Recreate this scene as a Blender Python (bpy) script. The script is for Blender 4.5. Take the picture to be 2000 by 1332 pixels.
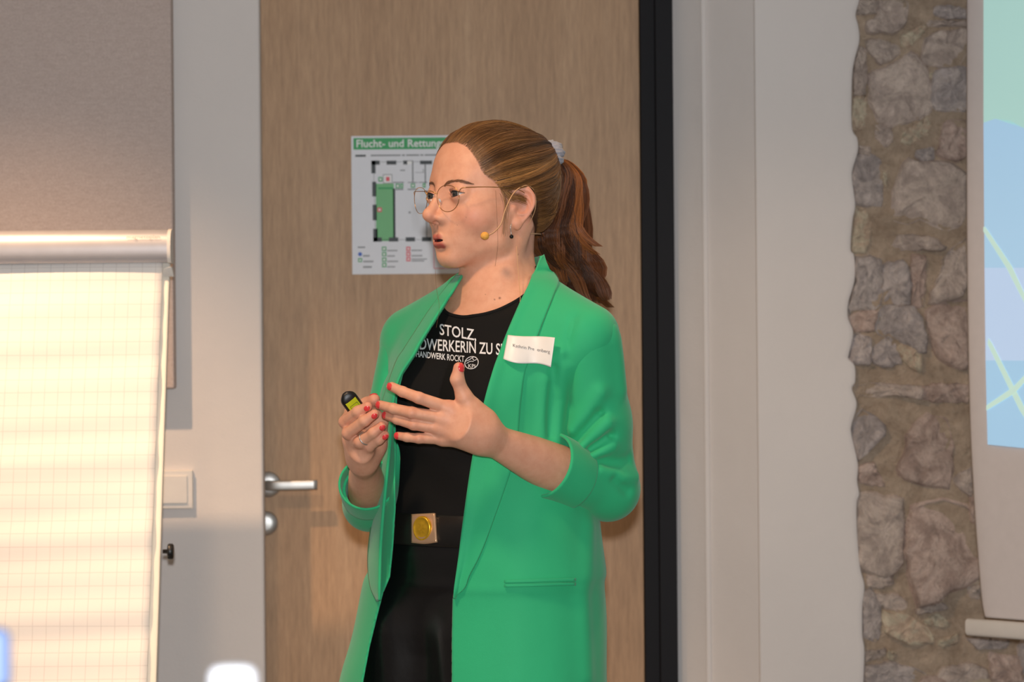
import bpy, bmesh, math, random
import numpy as np
from mathutils import Vector, Matrix
from mathutils.bvhtree import BVHTree

for o in list(bpy.data.objects):
    bpy.data.objects.remove(o, do_unlink=True)
SC = bpy.context.scene
COL = SC.collection
rng = np.random.default_rng(7)
random.seed(7)

# ---------------------------------------------------------------- camera
FPX = 5612.0            # focal length in pixels of a 2000 px wide frame
CAMZ = 1.357
ROLL = math.radians(0.5)
cr, sr = math.cos(ROLL), math.sin(ROLL)
cam = bpy.data.cameras.new('camera')
cam.sensor_width = 36.0
cam.lens = FPX / 2000 * 36.0
cam.clip_start = 0.05
cam.dof.use_dof = True
cam.dof.focus_distance = 4.45
cam.dof.aperture_fstop = 7.0
camo = bpy.data.objects.new('camera', cam)
COL.objects.link(camo)
camo.matrix_world = Matrix(((cr, sr, 0, 0), (0, 0, -1, 0), (-sr, cr, 0, CAMZ), (0, 0, 0, 1)))
SC.camera = camo

# ---------------------------------------------------------------- light
SC.view_settings.view_transform = 'Standard'
SC.view_settings.look = 'None'
SC.view_settings.gamma = 1.0
SC.view_settings.use_curve_mapping = False
SC.view_settings.exposure = 0.0
w = bpy.data.worlds.new('world')
SC.world = w
w.use_nodes = True
w.node_tree.nodes['Background'].inputs[0].default_value = (1.0, 0.84, 0.70, 1)
w.node_tree.nodes['Background'].inputs[1].default_value = 0.11


def lamp(name, kind, loc, energy, color, size=0.05, target=None, angle=60, blend=0.6):
    l = bpy.data.lights.new(name, kind)
    l.energy = energy
    l.color = color
    l.shadow_soft_size = size
    o = bpy.data.objects.new(name, l)
    COL.objects.link(o)
    o.location = loc
    if kind == 'SPOT':
        l.spot_size = math.radians(angle)
        l.spot_blend = blend
        o.rotation_euler = (Vector(target) - Vector(loc)).to_track_quat('-Z', 'Y').to_euler()
    return o


# the photographer's flash, just above the lens, and the warm ceiling spots
lamp('camera_flash', 'POINT', (0.0, -0.02, CAMZ + 0.115), 440, (0.95, 0.97, 1.0), 0.03)
lamp('ceiling_spot', 'SPOT', (-1.20, 4.75, 2.74), 190, (1.0, 0.63, 0.36), 0.03, (-1.02, 5.25, 1.0), 70, 1.0)
lamp('ceiling_spot', 'SPOT', (-0.75, 3.55, 2.74), 84, (1.0, 0.68, 0.42), 0.13, (-0.02, 4.6, 1.35), 62, 0.6)
lamp('ceiling_spot', 'SPOT', (0.75, 4.9, 2.74), 26, (1.0, 0.68, 0.40), 0.05, (0.10, 4.7, 1.3), 60, 0.8)


# ---------------------------------------------------------------- helpers
def P(x, y, D):
    """world point that stands at depth D behind pixel (x, y) of the 2000 x 1332 frame"""
    u = (x - 1000.0) / FPX * D
    v = (666.0 - y) / FPX * D
    return Vector((u * cr + v * sr, D, CAMZ - u * sr + v * cr))


def Pn(xs, ys, D):
    xs = np.asarray(xs, float); ys = np.asarray(ys, float)
    D = np.broadcast_to(np.asarray(D, float), xs.shape)
    u = (xs - 1000.0) / FPX * D
    v = (666.0 - ys) / FPX * D
    return np.stack([u * cr + v * sr, D, CAMZ - u * sr + v * cr], -1)


def px_of(p):
    u = (p[..., 0] * cr - (p[..., 2] - CAMZ) * sr) / p[..., 1]
    v = (p[..., 0] * sr + (p[..., 2] - CAMZ) * cr) / p[..., 1]
    return 1000 + u * FPX, 666 - v * FPX


def srgb(r, g, b):
    f = lambda c: (c / 12.92 if c <= 0.04045 else ((c + 0.055) / 1.055) ** 2.4)
    return (f(r / 255.0), f(g / 255.0), f(b / 255.0), 1.0)


def tag(o, label=None, cat=None, group=None, kind=None):
    if label: o['label'] = label
    if cat: o['category'] = cat
    if group: o['group'] = group
    if kind: o['kind'] = kind
    return o


def empty(name, loc):
    o = bpy.data.objects.new(name, None)
    o.empty_display_size = 0.05
    COL.objects.link(o)
    o.location = loc
    return o


def link(name, me, mat=None, parent=None, smooth=True):
    """mesh data in world coordinates -> object, kept in place under its parent"""
    o = bpy.data.objects.new(name, me)
    COL.objects.link(o)
    if mat is not None and not me.materials:
        me.materials.append(mat)
    if smooth and len(me.polygons):
        me.polygons.foreach_set('use_smooth', np.ones(len(me.polygons), bool))
    if parent is not None:
        o.parent = parent
        def wm(q):
            m = q.matrix_parent_inverse @ Matrix.Translation(q.location)
            return (wm(q.parent) @ m) if q.parent else Matrix.Translation(q.location)
        m = wm(parent)
        o.matrix_parent_inverse = m.inverted()
    return o


def mesh_from(name, v, f):
    me = bpy.data.meshes.new(name)
    me.from_pydata([tuple(p) for p in v], [], [tuple(q) for q in f])
    me.update()
    return me


def np_mesh(name, v, quads):
    me = bpy.data.meshes.new(name)
    v = np.asarray(v, np.float32); quads = np.asarray(quads, np.int32)
    k = quads.shape[1]
    me.vertices.add(len(v)); me.vertices.foreach_set('co', v.ravel())
    me.loops.add(quads.size); me.loops.foreach_set('vertex_index', quads.ravel())
    me.polygons.add(len(quads))
    me.polygons.foreach_set('loop_start', np.arange(0, quads.size, k, dtype=np.int32))
    me.polygons.foreach_set('loop_total', np.full(len(quads), k, np.int32))
    me.update(calc_edges=True)
    return me


def bm_obj(name, bm, mat=None, parent=None, smooth=True):
    bmesh.ops.recalc_face_normals(bm, faces=bm.faces)
    me = bpy.data.meshes.new(name)
    bm.to_mesh(me); bm.free()
    return link(name, me, mat, parent, smooth)


def bevel_box(lo, hi, bev=0.002, seg=2, M=None):
    bm = bmesh.new()
    bmesh.ops.create_cube(bm, size=1.0)
    lo = Vector(lo); hi = Vector(hi)
    c = (lo + hi) / 2; s = hi - lo
    for v in bm.verts:
        v.co = Vector((v.co.x * s.x, v.co.y * s.y, v.co.z * s.z)) + c
    if bev > 0:
        bmesh.ops.bevel(bm, geom=bm.edges[:], offset=bev, segments=seg, affect='EDGES', profile=0.5)
    if M is not None:
        bmesh.ops.transform(bm, matrix=M, verts=bm.verts)
    return bm


def box(name, lo, hi, mat, parent=None, bev=0.002, M=None):
    return bm_obj(name, bevel_box(lo, hi, bev, 2, M), mat, parent, smooth=False)


def frame_of(t):
    t = Vector(t).normalized()
    a = Vector((0, 0, 1)) if abs(t.z) < 0.9 else Vector((0, 1, 0))
    n = t.cross(a).normalized()
    return n, t.cross(n).normalized()


def tube_arrays(pts, rad, sides=8, cap=True, base=0):
    """swept tube with parallel transported frames; returns verts, quads (tris padded)"""
    pts = np.asarray(pts, float)
    n = len(pts)
    rad = np.broadcast_to(np.asarray(rad, float), (n,))
    t = np.gradient(pts, axis=0)
    t /= np.linalg.norm(t, axis=1, keepdims=True) + 1e-12
    nrm, _ = frame_of(t[0])
    nrm = np.array(nrm)
    vs = []
    ang = np.arange(sides) * 2 * np.pi / sides
    for i in range(n):
        nrm = nrm - t[i] * np.dot(nrm, t[i])
        nrm /= np.linalg.norm(nrm) + 1e-12
        b = np.cross(t[i], nrm)
        vs.append(pts[i] + rad[i] * (np.cos(ang)[:, None] * nrm + np.sin(ang)[:, None] * b))
    v = np.concatenate(vs)
    f = []
    for i in range(n - 1):
        for k in range(sides):
            k2 = (k + 1) % sides
            f.append((base + i * sides + k, base + i * sides + k2, base + (i + 1) * sides + k2, base + (i + 1) * sides + k))
    if cap:
        f.append(tuple(base + k for k in range(sides))[::-1])
        f.append(tuple(base + (n - 1) * sides + k for k in range(sides)))
    return v, f


def tube(name, pts, rad, mat, parent=None, sides=10):
    v, f = tube_arrays(pts, rad, sides)
    return link(name, mesh_from(name, v, f), mat, parent)


def spline(pts, n):
    """Catmull-Rom through the points"""
    p = np.asarray(pts, float)
    p = np.vstack([2 * p[0] - p[1], p, 2 * p[-1] - p[-2]])
    m = len(p) - 3
    u = np.linspace(0, m, n)
    i = np.minimum(u.astype(int), m - 1)
    t = (u - i)[:, None]
    a, b, c, d = p[i], p[i + 1], p[i + 2], p[i + 3]
    return 0.5 * (2 * b + (c - a) * t + (2 * a - 5 * b + 4 * c - d) * t ** 2 + (3 * b - a - 3 * c + d) * t ** 3)


def lathe(name, prof, loc, mat, parent=None, axis='Z', sides=32):
    """prof: list of (r, h) along the axis"""
    v, f = [], []
    for r, h in prof:
        for k in range(sides):
            a = 2 * math.pi * k / sides
            p = (r * math.cos(a), r * math.sin(a), h)
            if axis == 'Y': p = (p[0], -p[2], p[1])
            if axis == 'X': p = (p[2], p[0], p[1])
            v.append((p[0] + loc[0], p[1] + loc[1], p[2] + loc[2]))
    for i in range(len(prof) - 1):
        for k in range(sides):
            k2 = (k + 1) % sides
            f.append((i * sides + k, i * sides + k2, (i + 1) * sides + k2, (i + 1) * sides + k))
    f.append(tuple(range(sides))[::-1])
    f.append(tuple((len(prof) - 1) * sides + k for k in range(sides)))
    bm = bmesh.new()
    vv = [bm.verts.new(p) for p in v]
    for q in f:
        bm.faces.new([vv[i] for i in q])
    return bm_obj(name, bm, mat, parent)


def text_mesh(s, size, shear=0.0, bold=0.0):
    """flat text mesh in its own XY plane, origin at the left of the base line; (verts, faces)"""
    cu = bpy.data.curves.new('t', 'FONT')
    cu.body = s; cu.size = size; cu.shear = shear; cu.offset = bold
    cu.resolution_u = 3
    o = bpy.data.objects.new('t', cu)
    COL.objects.link(o)
    dg = bpy.context.evaluated_depsgraph_get()
    me = bpy.data.meshes.new_from_object(o.evaluated_get(dg))
    v = np.array([tuple(q.co) for q in me.vertices]); f = [tuple(p.vertices) for p in me.polygons]
    bpy.data.objects.remove(o, do_unlink=True); bpy.data.curves.remove(cu); bpy.data.meshes.remove(me)
    return v, f


# ---------------------------------------------------------------- materials
def nt(name):
    m = bpy.data.materials.new(name)
    m.use_nodes = True
    t = m.node_tree
    return m, t, t.nodes['Principled BSDF']


def coords(t, scale=(1, 1, 1), rot=(0, 0, 0)):
    tc = t.nodes.new('ShaderNodeTexCoord')
    mp = t.nodes.new('ShaderNodeMapping')
    mp.inputs['Scale'].default_value = scale
    mp.inputs['Rotation'].default_value = rot
    t.links.new(tc.outputs['Object'], mp.inputs['Vector'])
    return mp.outputs['Vector']


def noise(t, vec, scale, detail=4, rough=0.55, dist=0.0):
    n = t.nodes.new('ShaderNodeTexNoise')
    n.inputs['Scale'].default_value = scale
    n.inputs['Detail'].default_value = detail
    n.inputs['Roughness'].default_value = rough
    n.inputs['Distortion'].default_value = dist
    t.links.new(vec, n.inputs['Vector'])
    return n.outputs['Fac']


def ramp(t, fac, stops):
    r = t.nodes.new('ShaderNodeValToRGB')
    e = r.color_ramp.elements
    while len(e) < len(stops): e.new(0.5)
    for i, (p, c) in enumerate(stops):
        e[i].position = p
        e[i].color = c if len(c) == 4 else (*c, 1)
    t.links.new(fac, r.inputs['Fac'])
    return r.outputs['Color']


def mixc(t, a, b, fac, mode='MIX'):
    m = t.nodes.new('ShaderNodeMix')
    m.data_type = 'RGBA'; m.blend_type = mode
    for s, val in ((m.inputs[0], fac), (m.inputs[6], a), (m.inputs[7], b)):
        if hasattr(val, 'is_output'): t.links.new(val, s)
        else: s.default_value = val
    return m.outputs[2]


def bump(t, b, h, strength=0.2, dist=0.002, normal=None):
    n = t.nodes.new('ShaderNodeBump')
    n.inputs['Strength'].default_value = strength
    n.inputs['Distance'].default_value = dist
    t.links.new(h, n.inputs['Height'])
    if normal is not None: t.links.new(normal, n.inputs['Normal'])
    t.links.new(n.outputs['Normal'], b.inputs['Normal'])
    return n.outputs['Normal']


def flat(name, c, rough=0.6, metal=0.0, spec=0.5, var=0.06, scale=40, bmp=0.0, coat=0.0, sheen=0.0):
    """plain material with a little procedural variation"""
    m, t, b = nt(name)
    v = coords(t)
    n = noise(t, v, scale, 3)
    lo = tuple(max(0, x * (1 - var)) for x in c[:3]); hi = tuple(min(1, x * (1 + var)) for x in c[:3])
    t.links.new(ramp(t, n, [(0.3, lo), (0.7, hi)]), b.inputs['Base Color'])
    b.inputs['Roughness'].default_value = rough
    b.inputs['Metallic'].default_value = metal
    b.inputs['Specular IOR Level'].default_value = spec
    b.inputs['Coat Weight'].default_value = coat
    b.inputs['Sheen Weight'].default_value = sheen
    if bmp: bump(t, b, noise(t, v, scale * 6, 4), bmp, 0.001)
    return m


def mat_plaster(name, c):
    m, t, b = nt(name)
    v = coords(t)
    t.links.new(ramp(t, noise(t, v, 3.0, 5), [(0.35, tuple(x * 0.96 for x in c[:3])), (0.65, c)]), b.inputs['Base Color'])
    b.inputs['Roughness'].default_value = 0.85
    b.inputs['Specular IOR Level'].default_value = 0.2
    n1 = bump(t, b, noise(t, v, 14, 5, 0.6), 0.35, 0.006)
    bump(t, b, noise(t, v, 160, 3, 0.6), 0.25, 0.0012, n1)
    return m


def mat_wood():
    m, t, b = nt('oak_veneer')
    v = coords(t, (1, 1, 0.045))
    v2 = coords(t, (1, 1, 0.11))
    broad = noise(t, v, 7.0, 6, 0.62, 0.8)
    fine = noise(t, v2, 120, 6, 0.7)
    c = ramp(t, broad, [(0.25, srgb(172, 136, 102)), (0.5, srgb(194, 157, 121)), (0.75, srgb(210, 174, 138))])
    c = mixc(t, c, ramp(t, fine, [(0.3, srgb(176, 170, 164)), (0.7, srgb(255, 255, 255))]), 0.55, 'MULTIPLY')
    vk = coords(t, (1, 1, 0.3))
    kn = t.nodes.new('ShaderNodeTexVoronoi'); kn.inputs['Scale'].default_value = 5.5
    t.links.new(vk, kn.inputs['Vector'])
    c = mixc(t, c, ramp(t, kn.outputs['Distance'], [(0.02, srgb(120, 84, 58)), (0.075, srgb(255, 255, 255))]), 0.75, 'MULTIPLY')
    t.links.new(c, b.inputs['Base Color'])
    b.inputs['Roughness'].default_value = 0.5
    b.inputs['Specular IOR Level'].default_value = 0.35
    bump(t, b, fine, 0.08, 0.001)
    return m


def mat_stone(name, c1, c2, c3):
    m, t, b = nt(name)
    oi = t.nodes.new('ShaderNodeObjectInfo')
    v = coords(t)
    n1 = noise(t, v, 17, 9, 0.68, 0.9)
    n2 = noise(t, v, 75, 6, 0.7)
    c = ramp(t, n1, [(0.30, c1), (0.45, c2), (0.56, c3), (0.66, c2), (0.78, c1)])
    hs = t.nodes.new('ShaderNodeHueSaturation')
    mr = t.nodes.new('ShaderNodeMapRange')
    mr.inputs['To Min'].default_value = 0.88; mr.inputs['To Max'].default_value = 1.08
    t.links.new(oi.outputs['Random'], mr.inputs['Value'])
    t.links.new(mr.outputs['Result'], hs.inputs['Value'])
    t.links.new(c, hs.inputs['Color'])
    c = mixc(t, hs.outputs['Color'], ramp(t, n2, [(0.3, (0.62, 0.6, 0.58, 1)), (0.6, (1, 1, 1, 1))]), 0.55, 'MULTIPLY')
    t.links.new(c, b.inputs['Base Color'])
    b.inputs['Roughness'].default_value = 0.85
    b.inputs['Specular IOR Level'].default_value = 0.25
    n = bump(t, b, n1, 0.9, 0.022)
    bump(t, b, n2, 0.7, 0.008, n)
    return m


def mat_fabric(name, c1, c2, scale=260):
    m, t, b = nt(name)
    v = coords(t, (1, 1, 1))
    n = noise(t, v, scale, 4, 0.7)
    n2 = noise(t, coords(t, (1, 1, 3.0)), scale * 0.25, 4, 0.7)
    c = mixc(t, ramp(t, n, [(0.3, c1), (0.7, c2)]), ramp(t, n2, [(0.3, c1), (0.7, c2)]), 0.4)
    t.links.new(c, b.inputs['Base Color'])
    b.inputs['Roughness'].default_value = 0.95
    b.inputs['Specular IOR Level'].default_value = 0.1
    bump(t, b, n, 0.4, 0.002)
    return m


WHITE = mat_plaster('white_plaster', srgb(224, 218, 214))
WOOD = mat_wood()
BLACKFR = flat('anthracite_frame', srgb(20, 19, 23), 0.6, spec=0.2, var=0.04)
STEEL = flat('brushed_steel', srgb(196, 194, 190), 0.42, 0.9, var=0.05)
ALU = flat('satin_aluminium', srgb(186, 184, 188), 0.42, 0.35, var=0.03)
PANELF = mat_fabric('acoustic_felt', srgb(180, 162, 154), srgb(212, 197, 189))
PLAST = flat('white_plastic', srgb(226, 220, 212), 0.45, var=0.02)
BLACKP = flat('black_plastic', srgb(22, 22, 23), 0.38, var=0.1)
# ================================================================ the room
def grid_mesh(name, V):
    """V: rows x cols x 3 -> quads"""
    r, c, _ = V.shape
    i = np.arange((r - 1) * c).reshape(r - 1, c)[:, :-1].ravel()
    q = np.stack([i, i + 1, i + c + 1, i + c], 1)
    return np_mesh(name, V.reshape(-1, 3), q)


def profile_wall(name, prof, z0, z1, mat, rows=2):
    """vertical sheet over a plan polyline [(X, Y)...]"""
    zs = np.linspace(z0, z1, rows)
    V = np.array([[(x, y, z) for x, y in prof] for z in zs])
    return V


FLOORM = flat('grey_floor', srgb(120, 112, 104), 0.5, var=0.1, scale=12)
CEILM = mat_plaster('ceiling_white', srgb(222, 216, 210))
tag(box('floor', (-4, -1.5, -0.05), (4, 6.6, 0.0), FLOORM, None, 0), kind='structure')
tag(box('ceiling', (-4, 2.6, 2.8), (4, 6.6, 2.85), CEILM, None, 0), kind='structure')

# left wall: plaster slab whose rounded end overlaps the door
XE = -0.513
bm = bevel_box((-3.6, 5.90, 0), (XE, 5.945, 2.8), 0)
ed = [e for e in bm.edges if abs(e.verts[0].co.x - XE) < 1e-4 and abs(e.verts[1].co.x - XE) < 1e-4
      and abs(e.verts[0].co.z - e.verts[1].co.z) > 1]
bmesh.ops.bevel(bm, geom=ed, offset=0.007, segments=4, affect='EDGES', profile=0.5)
b2 = bevel_box((-3.6, 5.945, 0), (XE - 0.012, 6.3, 2.8), 0)
me2 = bpy.data.meshes.new('tmp'); b2.to_mesh(me2); b2.free(); bm.from_mesh(me2); bpy.data.meshes.remove(me2)
tag(bm_obj('wall_left', bm, WHITE, None, False), kind='structure')

# door leaf with lever handle and cover plate
DD = 6.05
dx1 = 0.2728
door = box('door_1', (-0.523, DD, 0.008), (dx1, DD + 0.04, 2.24), WOOD, None, 0.001)
tag(door, 'light oak veneer door with a steel lever handle', None, kind='structure')
hp = P(524, 946, DD)
lathe('handle_rosette', [(0.027, 0), (0.027, 0.006), (0.0245, 0.009), (0.010, 0.0095)], hp, STEEL, door, 'Y')
hv = spline([(hp.x, DD - 0.008, hp.z), (hp.x, DD - 0.030, hp.z), (hp.x + 0.002, DD - 0.044, hp.z),
             (hp.x + 0.014, DD - 0.053, hp.z), (hp.x + 0.05, DD - 0.055, hp.z), (hp.x + 0.107, DD - 0.055, hp.z + 0.001)], 30)
v, f = [], []
for i in range(30):
    tt = np.gradient(hv, axis=0)[i]; tt /= np.linalg.norm(tt)
    sd = np.cross(tt, (0, 0, 1)); sd /= np.linalg.norm(sd)
    k = min(1.0, i / 14.0)
    hw, hh = 0.0085 * (1 - k) + 0.006 * k, 0.0085 * (1 - k) + 0.0105 * k
    for a in np.arange(16) * 2 * math.pi / 16:
        ca, sa = math.cos(a), math.sin(a)
        e = 0.45
        v.append(hv[i] + sd * hw * math.copysign(abs(ca) ** e, ca) + np.array((0, 0, 1)) * hh * math.copysign(abs(sa) ** e, sa))
for i in range(29):
    for k in range(16):
        f.append((i * 16 + k, i * 16 + (k + 1) % 16, (i + 1) * 16 + (k + 1) % 16, (i + 1) * 16 + k))
f.append(tuple(range(16))[::-1]); f.append(tuple(29 * 16 + k for k in range(16)))
link('door_handle', mesh_from('door_handle', v, f), STEEL, door)
kp = P(519, 1022, DD)
lathe('lock_cover', [(0.026, 0), (0.026, 0.004), (0.023, 0.0075), (0.012, 0.0095), (0.002, 0.010)], kp, STEEL, door, 'Y')

# dark door frame, two steps
box('frame_front', (0.3045, 6.0, 0), (0.341, 6.2, 2.35), BLACKFR,
    tag(box('trim_1', (0.2742, 6.028, 0), (0.3045, 6.2, 2.35), BLACKFR, None, 0.001), 'anthracite door frame', kind='structure'), 0.0012)

# right wall: splayed reveal with a corner bead, then plaster up to a ragged edge
prof = [(0.341, 6.2), (0.341, 6.03), (0.3965, 5.990), (0.4005, 5.984), (0.4045, 5.983), (0.4085, 5.984), (0.411, 5.987),
        (0.4600, 5.945), (0.5020, 5.906), (0.5040, 5.901), (0.506, 5.9)]
EDGE = [(1684, -400), (1676, -300), (1684, -200), (1672, -90), (1682, -20), (1680, 0), (1673, 28), (1678, 50), (1680, 80), (1668, 130), (1665, 190), (1666, 250), (1676, 270), (1677, 295),
        (1667, 330), (1666, 350), (1672, 400), (1667, 430), (1663, 485), (1670, 500), (1671, 545), (1659, 590), (1658, 620),
        (1668, 650), (1660, 690), (1659, 700), (1671, 715), (1672, 745), (1666, 760), (1675, 790), (1665, 830), (1665, 850),
        (1677, 905), (1676, 940), (1680, 965), (1675, 985), (1676, 1045), (1682, 1110), (1690, 1145), (1686, 1185),
        (1686, 1240), (1690, 1270), (1688, 1332), (1684, 1400), (1692, 1500), (1680, 1640), (1690, 1800), (1684, 1957)]
ee = spline(EDGE, 420)
rows = []
for x, y in ee:
    q = P(x, y, 5.9)
    row = [(a, b, q.z) for a, b in prof]
    row += [(a, 5.9, q.z) for a in np.linspace(0.506, q.x - 0.012, 8)[1:]]
    row += [(q.x - 0.006, 5.9008, q.z), (q.x - 0.002, 5.903, q.z), (q.x, 5.908, q.z), (q.x + 0.0005, 5.94, q.z)]
    rows.append(row)
tag(link('wall_right', grid_mesh('wall_right', np.array(rows)), WHITE, None, True), kind='structure')
o = bpy.data.objects['wall_right']
o.modifiers.new('es', 'EDGE_SPLIT').split_angle = math.radians(24)

# exposed rubble stone wall: a mortar bed that carries every stone
MORTAR = mat_stone('mortar', srgb(182, 160, 138), srgb(194, 172, 150), srgb(204, 183, 161))
STONES = [mat_stone('stone_grey', srgb(184, 168, 158), srgb(208, 190, 179), srgb(234, 216, 202)),
          mat_stone('stone_blue', srgb(180, 170, 166), srgb(200, 188, 184), srgb(230, 216, 208)),
          mat_stone('stone_buff', srgb(206, 182, 158), srgb(228, 202, 177), srgb(236, 224, 198)),
          mat_stone('stone_rose', srgb(184, 160, 148), srgb(206, 180, 167), srgb(232, 208, 194))]
gx = np.linspace(0.60, 3.6, 90); gz = np.linspace(0, 2.8, 90)
GX, GZ = np.meshgrid(gx, gz)
GY = 5.918 + 0.003 * np.sin(GX * 23 + 3 * np.sin(GZ * 11)) * np.sin(GZ * 31)
mortar = tag(link('wall_back', grid_mesh('wall_back', np.stack([GX, GY, GZ], -1)), MORTAR), 'rubble stone wall with brown mortar', kind='structure')

c3 = [(0, [(105, 0), (230, 0), (235, 45), (215, 75), (105, 85)]), (0, [(240, 5), (390, 15), (385, 130), (330, 185), (165, 185), (150, 120), (220, 90)]),
      (2, [(360, 200), (490, 140), (500, 180), (400, 275), (358, 260)]), (1, [(560, 35), (620, 30), (740, 50), (740, 110), (600, 105), (550, 75)]),
      (0, [(510, 120), (640, 118), (740, 125), (740, 152), (520, 155)]), (0, [(500, 230), (580, 180), (735, 170), (735, 300), (680, 380), (500, 375), (480, 340)]),
      (0, [(155, 235), (215, 225), (350, 265), (340, 320), (235, 375), (170, 300)]), (0, [(115, 280), (155, 290), (160, 480), (150, 540), (80, 540), (85, 380)]),
      (2, [(80, 565), (155, 550), (155, 700), (120, 745), (80, 745)]), (0, [(300, 380), (430, 305), (480, 370), (520, 500), (515, 640), (300, 735), (230, 680), (180, 520), (185, 430)]),
      (1, [(560, 410), (740, 385), (740, 640), (545, 625), (535, 520)]), (2, [(495, 425), (555, 415), (550, 460), (500, 455)]),
      (2, [(370, 760), (500, 675), (530, 735), (515, 790), (400, 840), (358, 820)]), (0, [(190, 705), (300, 740), (305, 820), (265, 850), (215, 800)]),
      (3, [(620, 700), (735, 710), (735, 900), (660, 930), (560, 890), (590, 790)]), (1, [(445, 870), (540, 850), (550, 920), (490, 935), (440, 910)]),
      (0, [(105, 840), (180, 850), (175, 900), (115, 890)]), (1, [(90, 920), (130, 895), (240, 920), (250, 1080), (245, 1190), (140, 1185), (95, 1170), (75, 1040)]),
      (0, [(345, 1000), (400, 930), (540, 945), (660, 960), (725, 1000), (715, 1190), (690, 1320), (540, 1290), (420, 1270), (290, 1270), (330, 1190), (335, 1080)]),
      (2, [(95, 1215), (150, 1220), (200, 1290), (185, 1350), (155, 1462), (72, 1450), (78, 1340)]), (2, [(252, 990), (278, 1000), (272, 1085), (250, 1060)]),
      (0, [(750, -10), (850, 20), (900, 160), (760, 200)])]
c4 = [(0, [(280, 100), (330, 85), (520, 95), (610, 150), (600, 175), (300, 170)]), (1, [(100, 215), (245, 225), (245, 420), (230, 505), (95, 505), (62, 540), (58, 480), (105, 340), (90, 280)]),
      (1, [(255, 260), (380, 240), (405, 330), (405, 480), (250, 490)]), (3, [(418, 215), (500, 215), (500, 330), (480, 495), (430, 500), (415, 400)]),
      (0, [(620, 200), (735, 110), (735, 430), (530, 475), (525, 430), (570, 340)]), (3, [(60, 560), (120, 525), (225, 525), (195, 640), (80, 640)]),
      (1, [(255, 505), (440, 505), (500, 680), (500, 760), (470, 775), (340, 700), (210, 640)]), (2, [(330, 745), (370, 705), (450, 725), (480, 790), (470, 880), (380, 830)]),
      (1, [(65, 720), (100, 655), (180, 680), (178, 830), (80, 830), (58, 800)]), (1, [(192, 740), (300, 662), (325, 725), (365, 820), (290, 850), (200, 830)]),
      (3, [(510, 530), (610, 490), (735, 470), (740, 850), (640, 850), (560, 760), (530, 640)]), (0, [(80, 970), (200, 945), (475, 960), (470, 1040), (350, 1010), (220, 1020), (110, 1010)]),
      (3, [(485, 960), (560, 945), (745, 950), (750, 1050), (600, 1055), (490, 1040)]), (1, [(80, 1180), (130, 1110), (265, 1180), (260, 1240), (200, 1300), (110, 1390), (75, 1270)]),
      (3, [(420, 1180), (510, 1120), (600, 1150), (640, 1280), (650, 1450), (620, 1530), (450, 1510), (360, 1480), (330, 1420), (390, 1340)])]
c5 = [(3, [(110, 90), (200, 70), (260, 200), (190, 200), (115, 180)]), (0, [(650, 160), (765, 100), (775, 270), (700, 230)]),
      (0, [(115, 265), (360, 280), (365, 450), (360, 660), (300, 715), (130, 690), (105, 480)]),
      (3, [(430, 330), (600, 310), (720, 340), (780, 420), (800, 600), (810, 720), (730, 760), (560, 860), (470, 880), (430, 800), (400, 660), (380, 600)]),
      (0, [(160, 720), (290, 720), (320, 770), (240, 800), (160, 785)]), (1, [(135, 830), (190, 805), (240, 910), (230, 1060), (215, 1100), (140, 1070)]),
      (0, [(195, 825), (330, 830), (390, 880), (380, 940), (280, 920), (210, 890)]), (2, [(250, 930), (400, 960), (520, 1050), (540, 1100), (440, 1125), (360, 1100), (260, 1050)]),
      (0, [(445, 915), (600, 885), (630, 920), (450, 950)]), (2, [(480, 990), (560, 945), (640, 990), (620, 1025), (510, 1010)]),
      (2, [(575, 1100), (690, 1060), (690, 1110), (600, 1140), (570, 1130)]), (1, [(740, 1080), (860, 1065), (980, 1090), (960, 1140), (800, 1150)]),
      (0, [(145, 1160), (270, 1150), (260, 1190), (150, 1225)]), (1, [(155, 1245), (300, 1230), (420, 1255), (500, 1300), (500, 1350), (160, 1350)]),
      (0, [(600, 1250), (750, 1230), (850, 1270), (845, 1350), (560, 1350)]), (0, [(740, 790), (815, 780), (830, 860), (760, 860)]),
      (2, [(280, 1150), (330, 1170), (310, 1220), (275, 1200)]), (3, [(870, 1180), (1060, 1200), (1060, 1340), (880, 1340)])]
stones = [(m, [(1640 + x * .3377, oy + y * .3377) for x, y in pl]) for oy, lst in ((0, c3), (430, c4), (880, c5)) for m, pl in lst]
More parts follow.
